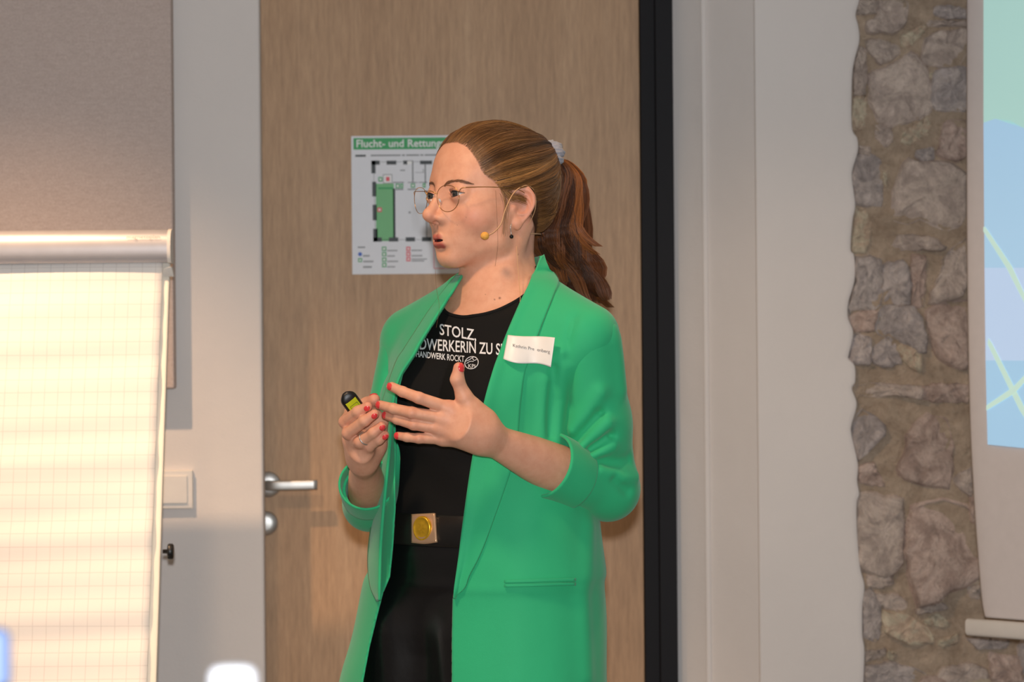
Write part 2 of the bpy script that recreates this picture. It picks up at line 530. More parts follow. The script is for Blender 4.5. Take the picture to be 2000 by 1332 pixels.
# the wall goes on beyond the frame and behind the screen
for r in range(-1, 9):
    for k in range(3):
        if r > 6 and k == 0: continue
        cx_, cy_ = 1935 + k * 105 + (r % 2) * 28, 70 + r * 150
        pl = []
        for a in range(8):
            s_ = random.uniform(0.75, 1.0)
            pl.append((cx_ + 50 * s_ * math.cos(a * math.pi / 4), cy_ + 70 * s_ * math.sin(a * math.pi / 4)))
        stones.append((random.randrange(4), pl))
for r in range(-3, 14):
    for k in range(6):
        cx_, cy_ = 1728 + k * 96 + (r % 2) * 30, -45 + r * 118
        if -60 < cy_ < 1400 and not (cy_ > 1370): continue
        stones.append((random.randrange(4), [(cx_ + 46 * random.uniform(.75, 1) * math.cos(a * math.pi / 4), cy_ + 56 * random.uniform(.75, 1) * math.sin(a * math.pi / 4)) for a in range(8)]))
for si, (mi, pl) in enumerate(stones):
    cl = np.array(pl + pl[:3], float)
    n = 26
    # closed spline, half way between the polygon and its Catmull curve, roughened
    p = np.array(pl, float)
    L = np.linalg.norm(np.roll(p, -1, 0) - p, axis=1)
    acc = np.concatenate([[0], np.cumsum(L)])
    u = np.linspace(0, acc[-1], n, endpoint=False)
    pc = np.vstack([p, p[:1]])
    q = np.stack([np.interp(u, acc, pc[:, 0]), np.interp(u, acc, pc[:, 1])], 1)
    q = 0.12 * np.roll(q, 1, 0) + 0.76 * q + 0.12 * np.roll(q, -1, 0)
    c = q.mean(0)
    q = c + (q - c) * 1.10
    size = math.sqrt(abs(np.sum(q[:, 0] * np.roll(q[:, 1], -1) - q[:, 1] * np.roll(q[:, 0], -1)) / 2))
    q = q + rng.normal(0, 0.022 * size, q.shape)
    hgt = 0.018 + 0.00006 * size + rng.uniform(-0.003, 0.004)
    v, f = [], []
    tilt = rng.uniform(-0.25, 0.25, 2)
    for k, (s_, d_) in enumerate(((1.06, 0.3), (1.0, 0.62), (0.94, 0.88), (0.72, 1.0), (0.38, 1.04))):
        for j in range(n):
            xy = c + (q[j] - c) * s_
            rel = (xy - c) / 900.0
            dep = 5.93 - hgt * d_ - (rel @ tilt if k > 1 else 0) + (rng.normal(0, 0.0026) if k > 0 else 0)
            v.append(P(xy[0], xy[1], 5.91) + Vector((0, dep - 5.91, 0)))
    for k in range(4):
        for j in range(n):
            j2 = (j + 1) % n
            f.append((k * n + j, k * n + j2, (k + 1) * n + j2, (k + 1) * n + j))
    v.append(P(c[0], c[1], 5.91) + Vector((0, 0.02 - hgt * 1.06, 0)))
    for j in range(n): f.append((4 * n + j, 4 * n + (j + 1) % n, 5 * n))
    bm = bmesh.new(); vv = [bm.verts.new(a) for a in v]
    for a in f: bm.faces.new([vv[i] for i in a])
    bm_obj('stone', bm, STONES[mi], mortar)

# acoustic panel on the left wall
pr = P(341, 700, 5.845).x; pz = P(340, 759, 5.845).z
pan = box('acoustic_panel', (pr - 1.6, 5.835, pz), (pr, 5.878, 2.55), PANELF, None, 0.004)
tag(pan, 'large grey-beige felt acoustic panel on the white wall behind the flipchart', 'acoustic panel')

# light switch
sx0, sx1 = P(297, 955, 5.9).x, P(378, 955, 5.9).x
sz0, sz1 = P(340, 993, 5.9).z, P(340, 918, 5.9).z
sw = empty('light_switch', ((sx0 + sx1) / 2, 5.9, sz0))
tag(sw, 'white rocker light switch on the wall, partly hidden by the flipchart', 'light switch')
box('switch_frame', (sx0, 5.886, sz0), (sx1, 5.90, sz1), PLAST, sw, 0.002)
box('rocker', (sx0 + .011, 5.882, sz0 + .011), (sx1 - .011, 5.89, sz1 - .011), PLAST, sw, 0.0012)

# ---------------------------------------------------------------- escape plan on the door
PAPER = flat('matt_print_paper', srgb(228, 230, 236), 0.5, var=0.01)
INK = {'green': flat('ink_green', srgb(30, 160, 84), 0.5, var=0.02), 'lgreen': flat('ink_light_green', srgb(110, 186, 122), 0.5, var=0.02),
       'black': flat('ink_black', srgb(38, 46, 50), 0.5, var=0.02), 'grey': flat('ink_grey', srgb(140, 142, 146), 0.5, var=0.02),
       'red': flat('ink_red', srgb(226, 80, 96), 0.5, var=0.02), 'blue': flat('ink_blue', srgb(40, 90, 190), 0.5, var=0.02),
       'white': flat('ink_white', srgb(240, 240, 240), 0.5, var=0.01)}
SD = DD - 0.0015
a0, a1 = P(684, 266, SD), P(688, 536, SD)
plan = box('escape_plan', (a0.x + 0.002, SD, a1.z), (a0.x + 0.372, DD, a0.z), PAPER, None, 0.0)
tag(plan, 'white escape route plan with green header on the oak door behind the woman', 'sign')


def sg(cx, cy):
    """plan print position (zoomed crop units, 1 unit = 0.2402 px) -> sign plane (X, Z)"""
    return a0.x + (cx - 104) * .2402 * SD / FPX + 0.002, a0.z - (cy - 112) * .2402 * SD / FPX


pr_v = {k: ([], []) for k in INK}


def ink(col, x0, y0, x1, y1, lift=1):
    v, f = pr_v[col]
    b = len(v)
    (X0, Z0), (X1, Z1) = sg(x0, y0), sg(x1, y1)
    yy = SD - 0.0002 * lift
    v += [(X0, yy, Z0), (X1, yy, Z0), (X1, yy, Z1), (X0, yy, Z1)]
    f.append((b, b + 3, b + 2, b + 1))


def ink_text(col, s, x, y, size, bold=0.0, lift=2):
    tv, tf = text_mesh(s, size * .2402 * SD / FPX, 0, bold)
    v, f = pr_v[col]
    b = len(v)
    X, Z = sg(x, y)
    v += [(X + q[0], SD - 0.0002 * lift, Z + q[1]) for q in tv]
    f += [tuple(b + i for i in q) for q in tf]


ink('green', 122, 128, 1515, 222)
ink_text('white', 'Flucht- und Rettungsplan', 142, 202, 86, 0.0003)
for x0, x1 in ((136, 222),): ink('black', x0, 264, x1, 280)
for x0, x1 in ((262, 505), (515, 540), (550, 655), (665, 690), (700, 900), (920, 1200)): ink('grey', x0, 264, x1, 277)
# outer walls of the plan
for q in ((266, 312, 334, 346), (390, 314, 470, 346), (526, 314, 600, 346), (662, 316, 760, 346), (860, 316, 960, 346), (1060, 316, 1180, 346), (1300, 316, 1400, 346),
          (266, 312, 300, 416), (272, 484, 304, 604), (274, 670, 306, 798), (276, 866, 312, 970),
          (276, 938, 346, 972), (404, 938, 480, 972), (540, 938, 616, 972), (672, 938, 750, 972), (850, 938, 950, 972), (1100, 938, 1200, 972), (1350, 938, 1450, 972),
          (1420, 316, 1454, 420), (1420, 500, 1454, 620), (1420, 700, 1454, 800), (1420, 880, 1454, 972)): ink('black', *q)
for q in ((598, 316, 606, 492), (700, 346, 708, 500), (440, 540, 458, 940), (708, 780, 714, 940), (440, 488, 530, 494), (460, 545, 525, 552),
          (560, 490, 640, 495), (560, 545, 640, 552), (650, 490, 720, 495), (900, 346, 906, 940), (1100, 346, 1106, 640)): ink('black', *q)
for q in ((334, 322, 390, 326), (470, 322, 526, 326), (606, 322, 662, 326), (346, 955, 404, 959), (480, 955, 540, 959), (616, 955, 672, 959),
          (284, 416, 288, 484), (288, 604, 292, 670), (290, 798, 294, 866), (500, 388, 540, 398), (620, 410, 690, 414), (686, 384, 692, 414)): ink('grey', *q)
ink('white', 558, 318, 598, 346, 2)
ink('lgreen', 300, 500, 448, 938)
ink('lgreen', 346, 938, 404, 968)
ink('green', 320, 530, 440, 545, 2)
for q in ((322, 446, 356, 484), (462, 500, 496, 540), (500, 500, 524, 540), (586, 500, 620, 536), (682, 500, 706, 536),
          (346, 1012, 382, 1048), (346, 1056, 382, 1090), (346, 1100, 382, 1136), (346, 1144, 382, 1180)):
    ink('green', *q)
    ink('white', q[0] + 9, q[1] + 9, q[2] - 9, q[3] - 9, 2)
ink('green', 152, 1104, 184, 1136)
ink('white', 160, 1112, 176, 1128, 2)
ink('grey', 360, 424, 436, 500); ink('white', 366, 430, 430, 494, 2)
ink('red', 384, 446, 414, 480, 3); ink('red', 312, 694, 348, 730, 2); ink('white', 322, 704, 338, 720, 3)
for q in ((544, 1014, 578, 1050), (544, 1056, 578, 1092), (544, 1098, 578, 1134)):
    ink('red', *q); ink('white', q[0] + 10, q[1] + 10, q[2] - 10, q[3] - 10, 2)
for y in (1014, 1058, 1102, 1146): ink('grey', 388, y + 26, 388 + random.randint(60, 110), y + 36)
for y in (1014, 1058): ink('grey', 586, y + 26, 586 + random.randint(60, 90), y + 36)
for q in ((586, 1112, 712, 1120), (586, 1126, 690, 1135), (150, 1010, 210, 1022), (192, 1080, 246, 1092), (192, 1126, 276, 1138), (192, 1170, 262, 1184), (566, 728, 582, 744)): ink('grey', *q)
for q in ((766, 1012, 1500, 1017), (766, 1190, 1500, 1195), (766, 1012, 771, 1195), (1495, 1012, 1500, 1195)): ink('red', *q)
v, f = pr_v['blue']
X, Z = sg(168, 1072)
v += [(X + .0042 * math.cos(a), SD - .0002, Z + .0042 * math.sin(a)) for a in np.arange(20) * 2 * math.pi / 20]
f.append(tuple(range(20)))
for k, (v, f) in pr_v.items():
    link('print_' + k, mesh_from('print', v, f), INK[k], plan, False)['kind'] = 'stuff'

# ---------------------------------------------------------------- projection screen
SCR = flat('screen_cloth', srgb(214, 204, 200), 0.8, var=0.02)
scr = empty('projection_screen', P(1960, 1240, 5.5) * 1)
scr.location.z = P(1960, 1230, 5.5).z
tag(scr, 'hanging white projection screen with a pale blue projected picture', 'projection screen')
SE = [(1889, -420), (1889, 0), (1889, 440), (1894, 780), (1902, 960), (1911, 1090), (1918, 1170), (1924, 1206)]
se = spline(SE, 60)
us = np.array([0, 0.003, 0.008, 0.02, 0.038] + list(np.linspace(0.1, 1.5, 24)))
rows = []
for x, y in se:
    q = P(x, y, 5.6)
    row = []
    for u in us:
        s_ = u * 0.7071
        row.append((q.x + s_, 5.6 - s_ + 0.006 * math.exp(-u / 0.006), CAMZ + (q.z - CAMZ)))
    rows.append(row)
SV = np.array(rows)
o = link('screen_cloth', grid_mesh('screen_cloth', SV), SCR, scr)
md = o.modifiers.new('t', 'SOLIDIFY'); md.thickness = 0.0015; md.offset = 1


def scr_pt(x, y, lift):
    """pixel -> point on the slanted cloth plane (for the printed size of the picture)"""
    # plane: X - X0 = 5.6 - Y
    X0 = P(1889, 400, 5.6).x
    q = P(x, y, 1.0)
    k = (5.6 + X0) / (q.x + q.y)
    return Vector((q.x * k, q.y * k, CAMZ + (q.z - CAMZ) * k)) + Vector((-lift * .7, -lift * .7, 0))


def light_mat(name, c, e):
    m, t, b = nt(name)
    n = noise(t, coords(t), 2.0, 2)
    col = ramp(t, n, [(0.3, tuple(x * .95 for x in c[:3])), (0.7, c)])
    t.links.new(col, b.inputs['Base Color'])
    t.links.new(col, b.inputs['Emission Color'])
    b.inputs['Emission Strength'].default_value = e
    b.inputs['Roughness'].default_value = 0.8
    return m


EM = 0.5
pic = [('picture_teal', srgb(172, 212, 205), [(1922, -300), (2300, -300), (2300, 330), (2060, 280), (2000, 250), (1975, 236), (1945, 232), (1922, 240)], 1),
       ('picture_blue', srgb(165, 202, 230), [(1922, 240), (1945, 232), (1975, 236), (2000, 250), (2060, 280), (2300, 330), (2300, 523), (1924, 523)], 1),
       ('picture_lavender', srgb(182, 206, 236), [(1924, 523), (2300, 523), (2300, 706), (1926, 704)], 1),
       ('picture_blue_low', srgb(160, 200, 230), [(1926, 704), (2300, 706), (2300, 886), (2000, 875), (1960, 871), (1930, 868)], 1),
       ('picture_line', srgb(190, 220, 208), [(1922, 443), (1926, 443), (1978, 520), (2002, 572), (2060, 690), (2060, 706), (2000, 588), (1968, 525), (1922, 452)], 2),
       ('picture_line', srgb(190, 220, 208), [(1932, 660), (1940, 672), (2000, 790), (2060, 900), (2040, 876), (1992, 800), (1930, 672)], 2),
       ('picture_line', srgb(190, 220, 208), [(1928, 792), (1980, 756), (2000, 735), (2060, 670), (2060, 684), (2000, 750), (1984, 768), (1928, 802)], 3)]
for nm, c, pl, lf in pic:
    v = [scr_pt(x, y, 0.0012 + 0.0006 * lf) for x, y in pl]
    bm = bmesh.new(); fc = bm.faces.new([bm.verts.new(p) for p in v])
    bmesh.ops.triangulate(bm, faces=[fc])
    link_me = bpy.data.meshes.new(nm); bm.to_mesh(link_me); bm.free()
    link(nm, link_me, light_mat(nm, c, EM), scr, False)
# bottom bar: a flattened tube along the lower hem
b0, b1 = P(1889, 1224, 5.62), None
dirv = Vector((0.7071, -0.7071, 0))
hh = 0.017
bm = bmesh.new()
ringp = [(math.cos(a), math.sin(a)) for a in np.arange(16) * 2 * math.pi / 16]
prev = None
nrm = Vector((-.7071, -.7071, 0))
for u in (0.0, 0.004, 1.55):
    sc_ = 0.8 if u == 0 else 1.0
    ring = [bm.verts.new(b0 + dirv * u + nrm * (0.010 * sc_ * math.copysign(abs(a) ** .5, a)) + Vector((0, 0, hh * sc_ * math.copysign(abs(b) ** .6, b)))) for a, b in ringp]
    if prev:
        for k in range(16): bm.faces.new((prev[k], prev[(k + 1) % 16], ring[(k + 1) % 16], ring[k]))
    else: bm.faces.new(ring)
    prev = ring
bm.faces.new(prev)
bm_obj('bottom_bar', bm, PLAST, scr)

# ---------------------------------------------------------------- flipchart
TL = math.radians(19.0)
fo = Vector((-0.654, 5.5, 1.500))                 # top right corner of the board face
sdn = Vector((0, -math.sin(TL), -math.cos(TL)))   # down the board
fnm = Vector((0, -math.cos(TL), math.sin(TL)))    # out of the board
FM = Matrix(((-1, fnm.x, -sdn.x, fo.x), (0, fnm.y, -sdn.y, fo.y), (0, fnm.z, -sdn.z, fo.z), (0, 0, 0, 1)))
# local: x = to the left, y = out of the board, z = up along the board
flip = empty('flipchart', (fo.x - 0.35, fo.y - 0.1, 0))
tag(flip, 'flipchart easel with a squared paper pad and silver clamp bar', 'flipchart')
BOARDM = flat('cream_board', srgb(236, 228, 214), 0.45, var=0.02)
bm = bevel_box((0, -0.014, -1.02), (0.70, 0.0, 0.06), 0.003, 2, FM)
bm_obj('board', bm, BOARDM, flip, False)
# paper pad: wavy sheet with print grid
m, t, b = nt('squared_paper')
tc = t.nodes.new('ShaderNodeTexCoord')
sep = t.nodes.new('ShaderNodeSeparateXYZ')
t.links.new(tc.outputs['UV'], sep.inputs['Vector'])
masks = []
for ax in ('X', 'Y'):
    fr = t.nodes.new('ShaderNodeMath'); fr.operation = 'FRACT'
    mu = t.nodes.new('ShaderNodeMath'); mu.operation = 'MULTIPLY'; mu.inputs[1].default_value = 40.0
    t.links.new(sep.outputs[ax], mu.inputs[0]); t.links.new(mu.outputs[0], fr.inputs[0])
    lt = t.nodes.new('ShaderNodeMath'); lt.operation = 'LESS_THAN'; lt.inputs[1].default_value = 0.04
    t.links.new(fr.outputs[0], lt.inputs[0])
    masks.append(lt.outputs[0])
mx = t.nodes.new('ShaderNodeMath'); mx.operation = 'MAXIMUM'
t.links.new(masks[0], mx.inputs[0]); t.links.new(masks[1], mx.inputs[1])
col = mixc(t, srgb(240, 234, 228), srgb(214, 206, 200), mx.outputs[0])
t.links.new(col, b.inputs['Base Color'])
b.inputs['Roughness'].default_value = 0.75
b.inputs['Specular IOR Level'].default_value = 0.2
bump(t, b, noise(t, coords(t), 18, 4), 0.15, 0.003)
SQ = m
nx, nz = 40, 110
xs_ = np.linspace(0.013, 0.686, nx); zs_ = np.linspace(0.012, -0.99, nz)
V = np.zeros((nz, nx, 3)); U = np.zeros((nz, nx, 2))
for i, z in enumerate(zs_):
    for j, x in enumerate(xs_):
        wv = 0.0022 * math.sin(z * 46 + 1.3 * math.sin(x * 5)) * min(1, -z * 3 + .1) + 0.0016 * math.sin(z * 83 + x * 4 + 1) + 0.0012 * math.sin(x * 12 + z * 20)
        V[i, j] = FM @ Vector((x + 0.004 * max(0, -z), 0.0075 + wv, z)); U[i, j] = (x, z + 2)
me = grid_mesh('paper_pad', V)
uv = me.uv_layers.new(name='UVMap')
li = np.zeros(len(me.loops), np.int32); me.loops.foreach_get('vertex_index', li)
uv.data.foreach_set('uv', U.reshape(-1, 2)[li].astype(np.float32).ravel())
o = link('paper_pad', me, SQ, flip)
md = o.modifiers.new('t', 'SOLIDIFY'); md.thickness = 0.006; md.offset = 0
# clamp bar
prof = [(0.0, 0.0), (0.020, 0.001), (0.026, 0.008), (0.029, 0.018), (0.030, 0.030), (0.028, 0.042), (0.022, 0.054), (0.013, 0.061), (0.0, 0.064), (-0.02, 0.063), (-0.02, 0.0)]
Rb = Matrix.Translation(fo + Vector((0, -0.004, 0.012)))


def extrude_x(name, prof, x0, x1, mat, parent):
    bm = bmesh.new()
    A = [bm.verts.new(Rb @ Vector((x0, -a, c))) for a, c in prof]
    B = [bm.verts.new(Rb @ Vector((x1, -a, c))) for a, c in prof]
    n = len(prof)
    for k in range(n): bm.faces.new((A[k], A[(k + 1) % n], B[(k + 1) % n], B[k]))
    bm.faces.new(A); bm.faces.new(B)
    bmesh.ops.recalc_face_normals(bm, faces=bm.faces)
    o = bm_obj(name, bm, mat, parent, True)
    o.modifiers.new('es', 'EDGE_SPLIT').split_angle = math.radians(35)
    return o


bar = extrude_x('clamp_bar', prof, -0.70, -0.001, ALU, flip)
cap = [(a * 1.05, c * 1.03 - 0.001) for a, c in prof]
extrude_x('bar_end_cap', cap, -0.001, 0.0055, PLAST, flip)
bm = bmesh.new()
for q in ((0.002, 0.022, 0.004), (0.006, 0.022, 0.004), (0.009, 0.012, -0.014), (-0.012, 0.012, -0.014), (-0.010, 0.022, 0.0)):
    bm.verts.new(fo + Vector((q[0], -q[1], q[2])))
vs = list(bm.verts); fc = bm.faces.new(vs)
ex = bmesh.ops.extrude_face_region(bm, geom=[fc])
for q in ex['geom']:
    if isinstance(q, bmesh.types.BMVert): q.co.y += 0.02
bm_obj('bar_bracket', bm, PLAST, flip, False)
tv, tf = text_mesh('magnetoplan', 0.0095, 0, 0.0)
tw = tv[:, 0].max()
q = P(246, 466, 5.46)
link('bar_lettering', mesh_from('bar_lettering', [Vector((q.x + a[0] * 0.064 / tw, fo.y - 0.0345, q.z + a[1])) for a in tv], tf), flat('lettering_grey', srgb(150, 138, 128), 0.5), bar, False)
kq = P(318, 1077, 5.31)
lathe('clamp_knob', [(0.004, 0), (0.004, 0.009), (0.0135, 0.0095), (0.0145, 0.012), (0.0145, 0.018), (0.012, 0.020)], (kq.x, kq.y, kq.z), BLACKP, flip, 'X', 20)
for lx, ly in ((-0.08, 5.05), (-0.62, 5.05), (-0.35, 6.0 - 0.25)):
    tp = fo + Vector((lx, 0.05, -0.05))
    if ly < 5.5: tp = FM @ Vector((-lx, -0.03, -0.95))
    tube('leg', [tp, ((tp.x), ly + (0.0 if ly > 5.5 else 0), 0.01)], 0.014, ALU, flip)

# ---------------------------------------------------------------- table with two bottles close to the lens
tbl = empty('table', (-0.42, 1.75, 0))
tag(tbl, 'pale table near the camera, below the frame, carrying two bottles', 'table')
TABM = flat('pale_laminate', srgb(214, 206, 194), 0.4, var=0.02)
TZ = 0.80
box('table_top', (-0.95, 1.45, TZ - 0.03), (0.05, 2.05, TZ), TABM, tbl, 0.003)
for lx in (-0.9, 0.0):
    for ly in (1.5, 2.0):
        tube('leg', [(lx, ly, TZ - 0.03), (lx, ly, 0.0)], 0.018, STEEL, tbl)


def glass_mat(name, c):
    m, t, b = nt(name)
    n = noise(t, coords(t), 30, 2)
    t.links.new(ramp(t, n, [(0.3, tuple(x * .95 for x in c[:3])), (0.7, c)]), b.inputs['Base Color'])
    b.inputs['Roughness'].default_value = 0.05
    b.inputs['Transmission Weight'].default_value = 0.9
    b.inputs['IOR'].default_value = 1.45
    return m


def bottle(px, top, D, cr_, lab, capm, glm):
    q = P(px, top, D)
    e = empty('water_bottle', (q.x, q.y, TZ))
    tag(e, lab, 'bottle', 'bottles on the near table')
    H = q.z - TZ
    lathe('glass_body', [(0.030, 0.0), (0.036, 0.006), (0.036, H * 0.52), (0.033, H * 0.62), (0.020, H * 0.78), (0.0120, H * 0.86), (0.0110, H - 0.02)], (q.x, q.y, TZ), glm, e)
    lathe('cap', [(cr_ * .97, H - 0.034), (cr_, H - 0.032), (cr_, H - 0.008), (cr_ * .95, H - 0.004), (cr_ * .8, H - 0.0012), (cr_ * .4, H)], (q.x, q.y, TZ), capm, e)


CAPW = flat('white_cap', srgb(238, 240, 246), 0.4, var=0.02)
CAPB = flat('pale_blue_cap', srgb(120, 138, 178), 0.4, var=0.02)
bottle(454, 1298, 1.75, 0.0150, 'blurred bottle with a plain white cap at the lower edge, before the white wall', CAPW, glass_mat('clear_glass', srgb(235, 240, 242)))
bottle(-20, 1226, 1.75, 0.0128, 'blurred bottle with a pale blue cap at the lower left edge, before the flipchart', CAPB, glass_mat('green_glass', srgb(120, 170, 140)))
# ================================================================ implicit surfaces
F32 = np.float32


def ss(a, b, k):                      # smooth union
    h = np.maximum(k - np.abs(a - b), 0) / k
    return np.minimum(a, b) - h * h * k * 0.25


def sx(a, b, k):                      # smooth intersection
    h = np.maximum(k - np.abs(a - b), 0) / k
    return np.maximum(a, b) + h * h * k * 0.25


def sph(p, c, r):
    d = p - np.asarray(c, F32)
    return np.sqrt((d * d).sum(1)) - r


def ell(p, c, r):
    d = p - np.asarray(c, F32)
    r = np.asarray(r, F32)
    q = d / r
    k0 = np.sqrt((q * q).sum(1)) + 1e-9
    q = q / r
    k1 = np.sqrt((q * q).sum(1)) + 1e-9
    return k0 * (k0 - 1) / k1


def rc(p, a, b, ra, rb):              # tapered capsule
    a = np.asarray(a, F32); ab = np.asarray(b, F32) - a
    pa = p - a
    t = np.clip(pa @ ab / max(float(ab @ ab), 1e-12), 0, 1)
    d = pa - t[:, None] * ab
    return np.sqrt((d * d).sum(1)) - (ra + (rb - ra) * t)


def chain(p, pts, rad, k=0.004):
    d = rc(p, pts[0], pts[1], rad[0], rad[1])
    for i in range(1, len(pts) - 1):
        d = ss(d, rc(p, pts[i], pts[i + 1], rad[i], rad[i + 1]), k)
    return d


def mesh_sdf(f, lo, hi, h, B=16, lip=1.6, newton=2):
    """sparse sampled surface nets of f < 0; vertices are pulled onto the exact surface"""
    lo = np.asarray(lo, float)
    n = np.ceil((np.asarray(hi, float) - lo) / h / B).astype(int) * B
    nb = n // B
    bi = np.stack(np.meshgrid(*[np.arange(k) for k in nb], indexing='ij'), -1).reshape(-1, 3)
    cen = lo + (bi * B + B / 2) * h
    dc = f(cen.astype(F32))
    G = np.empty(tuple(n), F32)
    Gb = G.reshape(nb[0], B, nb[1], B, nb[2], B)
    Gb[:] = np.sign(dc).reshape(nb[0], 1, nb[1], 1, nb[2], 1) * 1.0
    act = bi[np.abs(dc) < B * h * 0.87 * lip]
    # second level: blocks of b cells inside the active ones
    b = B // 4
    sub = np.stack(np.meshgrid(*[np.arange(4)] * 3, indexing='ij'), -1).reshape(-1, 3)
    sb = (act[:, None, :] * 4 + sub[None]).reshape(-1, 3)
    ds = f((lo + (sb * b + b / 2) * h).astype(F32))
    Gs = G.reshape(n[0] // b, b, n[1] // b, b, n[2] // b, b)
    Gs[sb[:, 0], :, sb[:, 1], :, sb[:, 2], :] = np.sign(ds)[:, None, None, None]
    sb = sb[np.abs(ds) < b * h * 0.87 * lip + h]
    loc = np.stack(np.meshgrid(*[np.arange(b)] * 3, indexing='ij'), -1).reshape(-1, 3)
    CH = 3000
    for s in range(0, len(sb), CH):
        a = sb[s:s + CH]
        pts = lo + (a[:, None, :] * b + loc[None]) * h
        d = f(pts.reshape(-1, 3).astype(F32)).reshape(len(a), b, b, b)
        Gs[a[:, 0], :, a[:, 1], :, a[:, 2], :] = d
    S = G < 0
    c = [S[x:n[0] - 1 + x, y:n[1] - 1 + y, z:n[2] - 1 + z] for x in (0, 1) for y in (0, 1) for z in (0, 1)]
    cnt = sum(q.astype(np.int8) for q in c)
    cell = (cnt > 0) & (cnt < 8)
    ids = np.full(cell.shape, -1, np.int32)
    ci = np.argwhere(cell)
    ids[cell] = np.arange(len(ci))
    acc = np.zeros((len(ci), 3)); num = np.zeros(len(ci))
    offs = [(x, y, z) for x in (0, 1) for y in (0, 1) for z in (0, 1)]
    val = {o: G[ci[:, 0] + o[0], ci[:, 1] + o[1], ci[:, 2] + o[2]] for o in offs}
    for o in offs:
        for ax in range(3):
            if o[ax]: continue
            e = list(o); e[ax] = 1; e = tuple(e)
            v0, v1 = val[o], val[e]
            m = (v0 < 0) != (v1 < 0)
            t = np.where(m, v0 / np.where(m, v0 - v1, 1), 0)
            q = np.array(o, float)[None].repeat(len(ci), 0); q[:, ax] += t
            acc[m] += q[m]; num[m] += 1
    V = lo + (ci + acc / num[:, None]) * h
    quads = []
    for ax in range(3):
        a1, a2 = [(1, 2), (2, 0), (0, 1)][ax]
        sl0 = [slice(None)] * 3; sl1 = [slice(None)] * 3
        sl0[ax] = slice(0, n[ax] - 1); sl1[ax] = slice(1, n[ax])
        for a in (a1, a2):
            sl0[a] = slice(1, n[a] - 1); sl1[a] = slice(1, n[a] - 1)
        s0, s1 = S[tuple(sl0)], S[tuple(sl1)]
        for m, flip_ in ((s0 & ~s1, False), (~s0 & s1, True)):
            e = np.argwhere(m)
            e[:, a1] += 1; e[:, a2] += 1
            cs = []
            for da, db in ((-1, -1), (0, -1), (0, 0), (-1, 0)):
                g = e.copy(); g[:, a1] += da; g[:, a2] += db
                cs.append(ids[g[:, 0], g[:, 1], g[:, 2]])
            q = np.stack(cs, 1)
            quads.append(q[:, ::-1] if flip_ else q)
    Q = np.concatenate(quads)
    Q = Q[(Q >= 0).all(1)]
    eps = h * 0.5
    for _ in range(newton):
        g = np.empty_like(V)
        d = f(V.astype(F32)).astype(float)
        for ax in range(3):
            e = np.zeros(3); e[ax] = eps
            g[:, ax] = (f((V + e).astype(F32)) - f((V - e).astype(F32))) / (2 * eps)
        gl = (g * g).sum(1) + 0.05
        st = -(d / gl)[:, None] * g
        ln = np.linalg.norm(st, axis=1, keepdims=True)
        V = V + st * np.minimum(1, h * 0.7 / (ln + 1e-12))
    return V, Q


def march(f, xs, ys, off=0.0, d0=4.2, d1=4.95, steps=60, hit=1e-4):
    """depth along the sight line of each pixel at which f reaches off"""
    xs = np.asarray(xs, float); ys = np.asarray(ys, float)
    D = np.full(xs.shape, d0)
    for _ in range(steps):
        p = Pn(xs, ys, D)
        d = f(p.reshape(-1, 3).astype(F32)).reshape(xs.shape) - off
        D = np.minimum(D + d * 0.7, d1)
    return D


# ---------------------------------------------------------------- figure frames
YAWB = math.radians(40)
BL = np.array((math.cos(YAWB), -math.sin(YAWB)), F32)      # her left
BF = np.array((-math.sin(YAWB), -math.cos(YAWB)), F32)     # her front
YAWH = math.radians(54)
HL = np.array((math.cos(YAWH), -math.sin(YAWH), 0)); HF = np.array((-math.sin(YAWH), -math.cos(YAWH), 0)); HU = np.array((0, 0, 1.0))
tq = math.radians(2.0)   # a touch of head tilt
HL, HU = HL * math.cos(tq) - HU * math.sin(tq) * 0, HU
HS = 1.05
HC = np.array(P(954, 384, 4.60))
HM = np.stack([HL, HF, HU], 1)        # columns


def to_head(p): return ((p - HC.astype(F32)) @ HM.astype(F32)) / F32(HS)


def from_head(q): return HC + (np.asarray(q, float) * HS) @ HM.T


def tz(z, tab):
    zs = [a for a, _ in tab]; vs = [b for _, b in tab]
    return np.interp(z, zs, vs).astype(F32)


def smooth_tab(tab, n=120):
    a = np.array(tab, float)
    # monotone abscissa: cubic via finite differences (PCHIP-like catmull)
    q = spline(a, n)
    o = np.argsort(q[:, 0])
    return [(x, y) for x, y in q[o]]


CX = smooth_tab([(0.0, -.085), (0.85, -0.085), (1.00, -0.070), (1.10, -0.058), (1.25, -0.042), (1.38, -0.026), (1.60, -0.026)])
CY = smooth_tab([(0.0, 4.615), (0.85, 4.615), (1.00, 4.605), (1.25, 4.605), (1.38, 4.60), (1.60, 4.60)])
TA = smooth_tab([(0.80, .172), (0.90, .172), (0.98, .160), (1.06, .144), (1.13, .134), (1.20, .138), (1.28, .148), (1.34, .152), (1.39, .135), (1.42, .10), (1.45, .06), (1.50, .03)])
TB = smooth_tab([(0.80, .118), (0.90, .116), (0.98, .110), (1.06, .102), (1.13, .096), (1.20, .100), (1.28, .104), (1.34, .096), (1.39, .075), (1.42, .056), (1.45, .045), (1.50, .03)])


def tlocal(p):
    z = p[:, 2]
    dx = p[:, 0] - tz(z, CX); dy = p[:, 1] - tz(z, CY)
    return dx * BL[0] + dy * BL[1], dx * BF[0] + dy * BF[1], z


def loft(l, w, z, ta, tb, e=2.3):
    a = tz(z, ta); b = tz(z, tb)
    r = (np.abs(l / a) ** e + np.abs(w / b) ** e) ** (1 / e) + 1e-6
    return (r - 1) * np.sqrt(l * l + w * w + 1e-8) / r


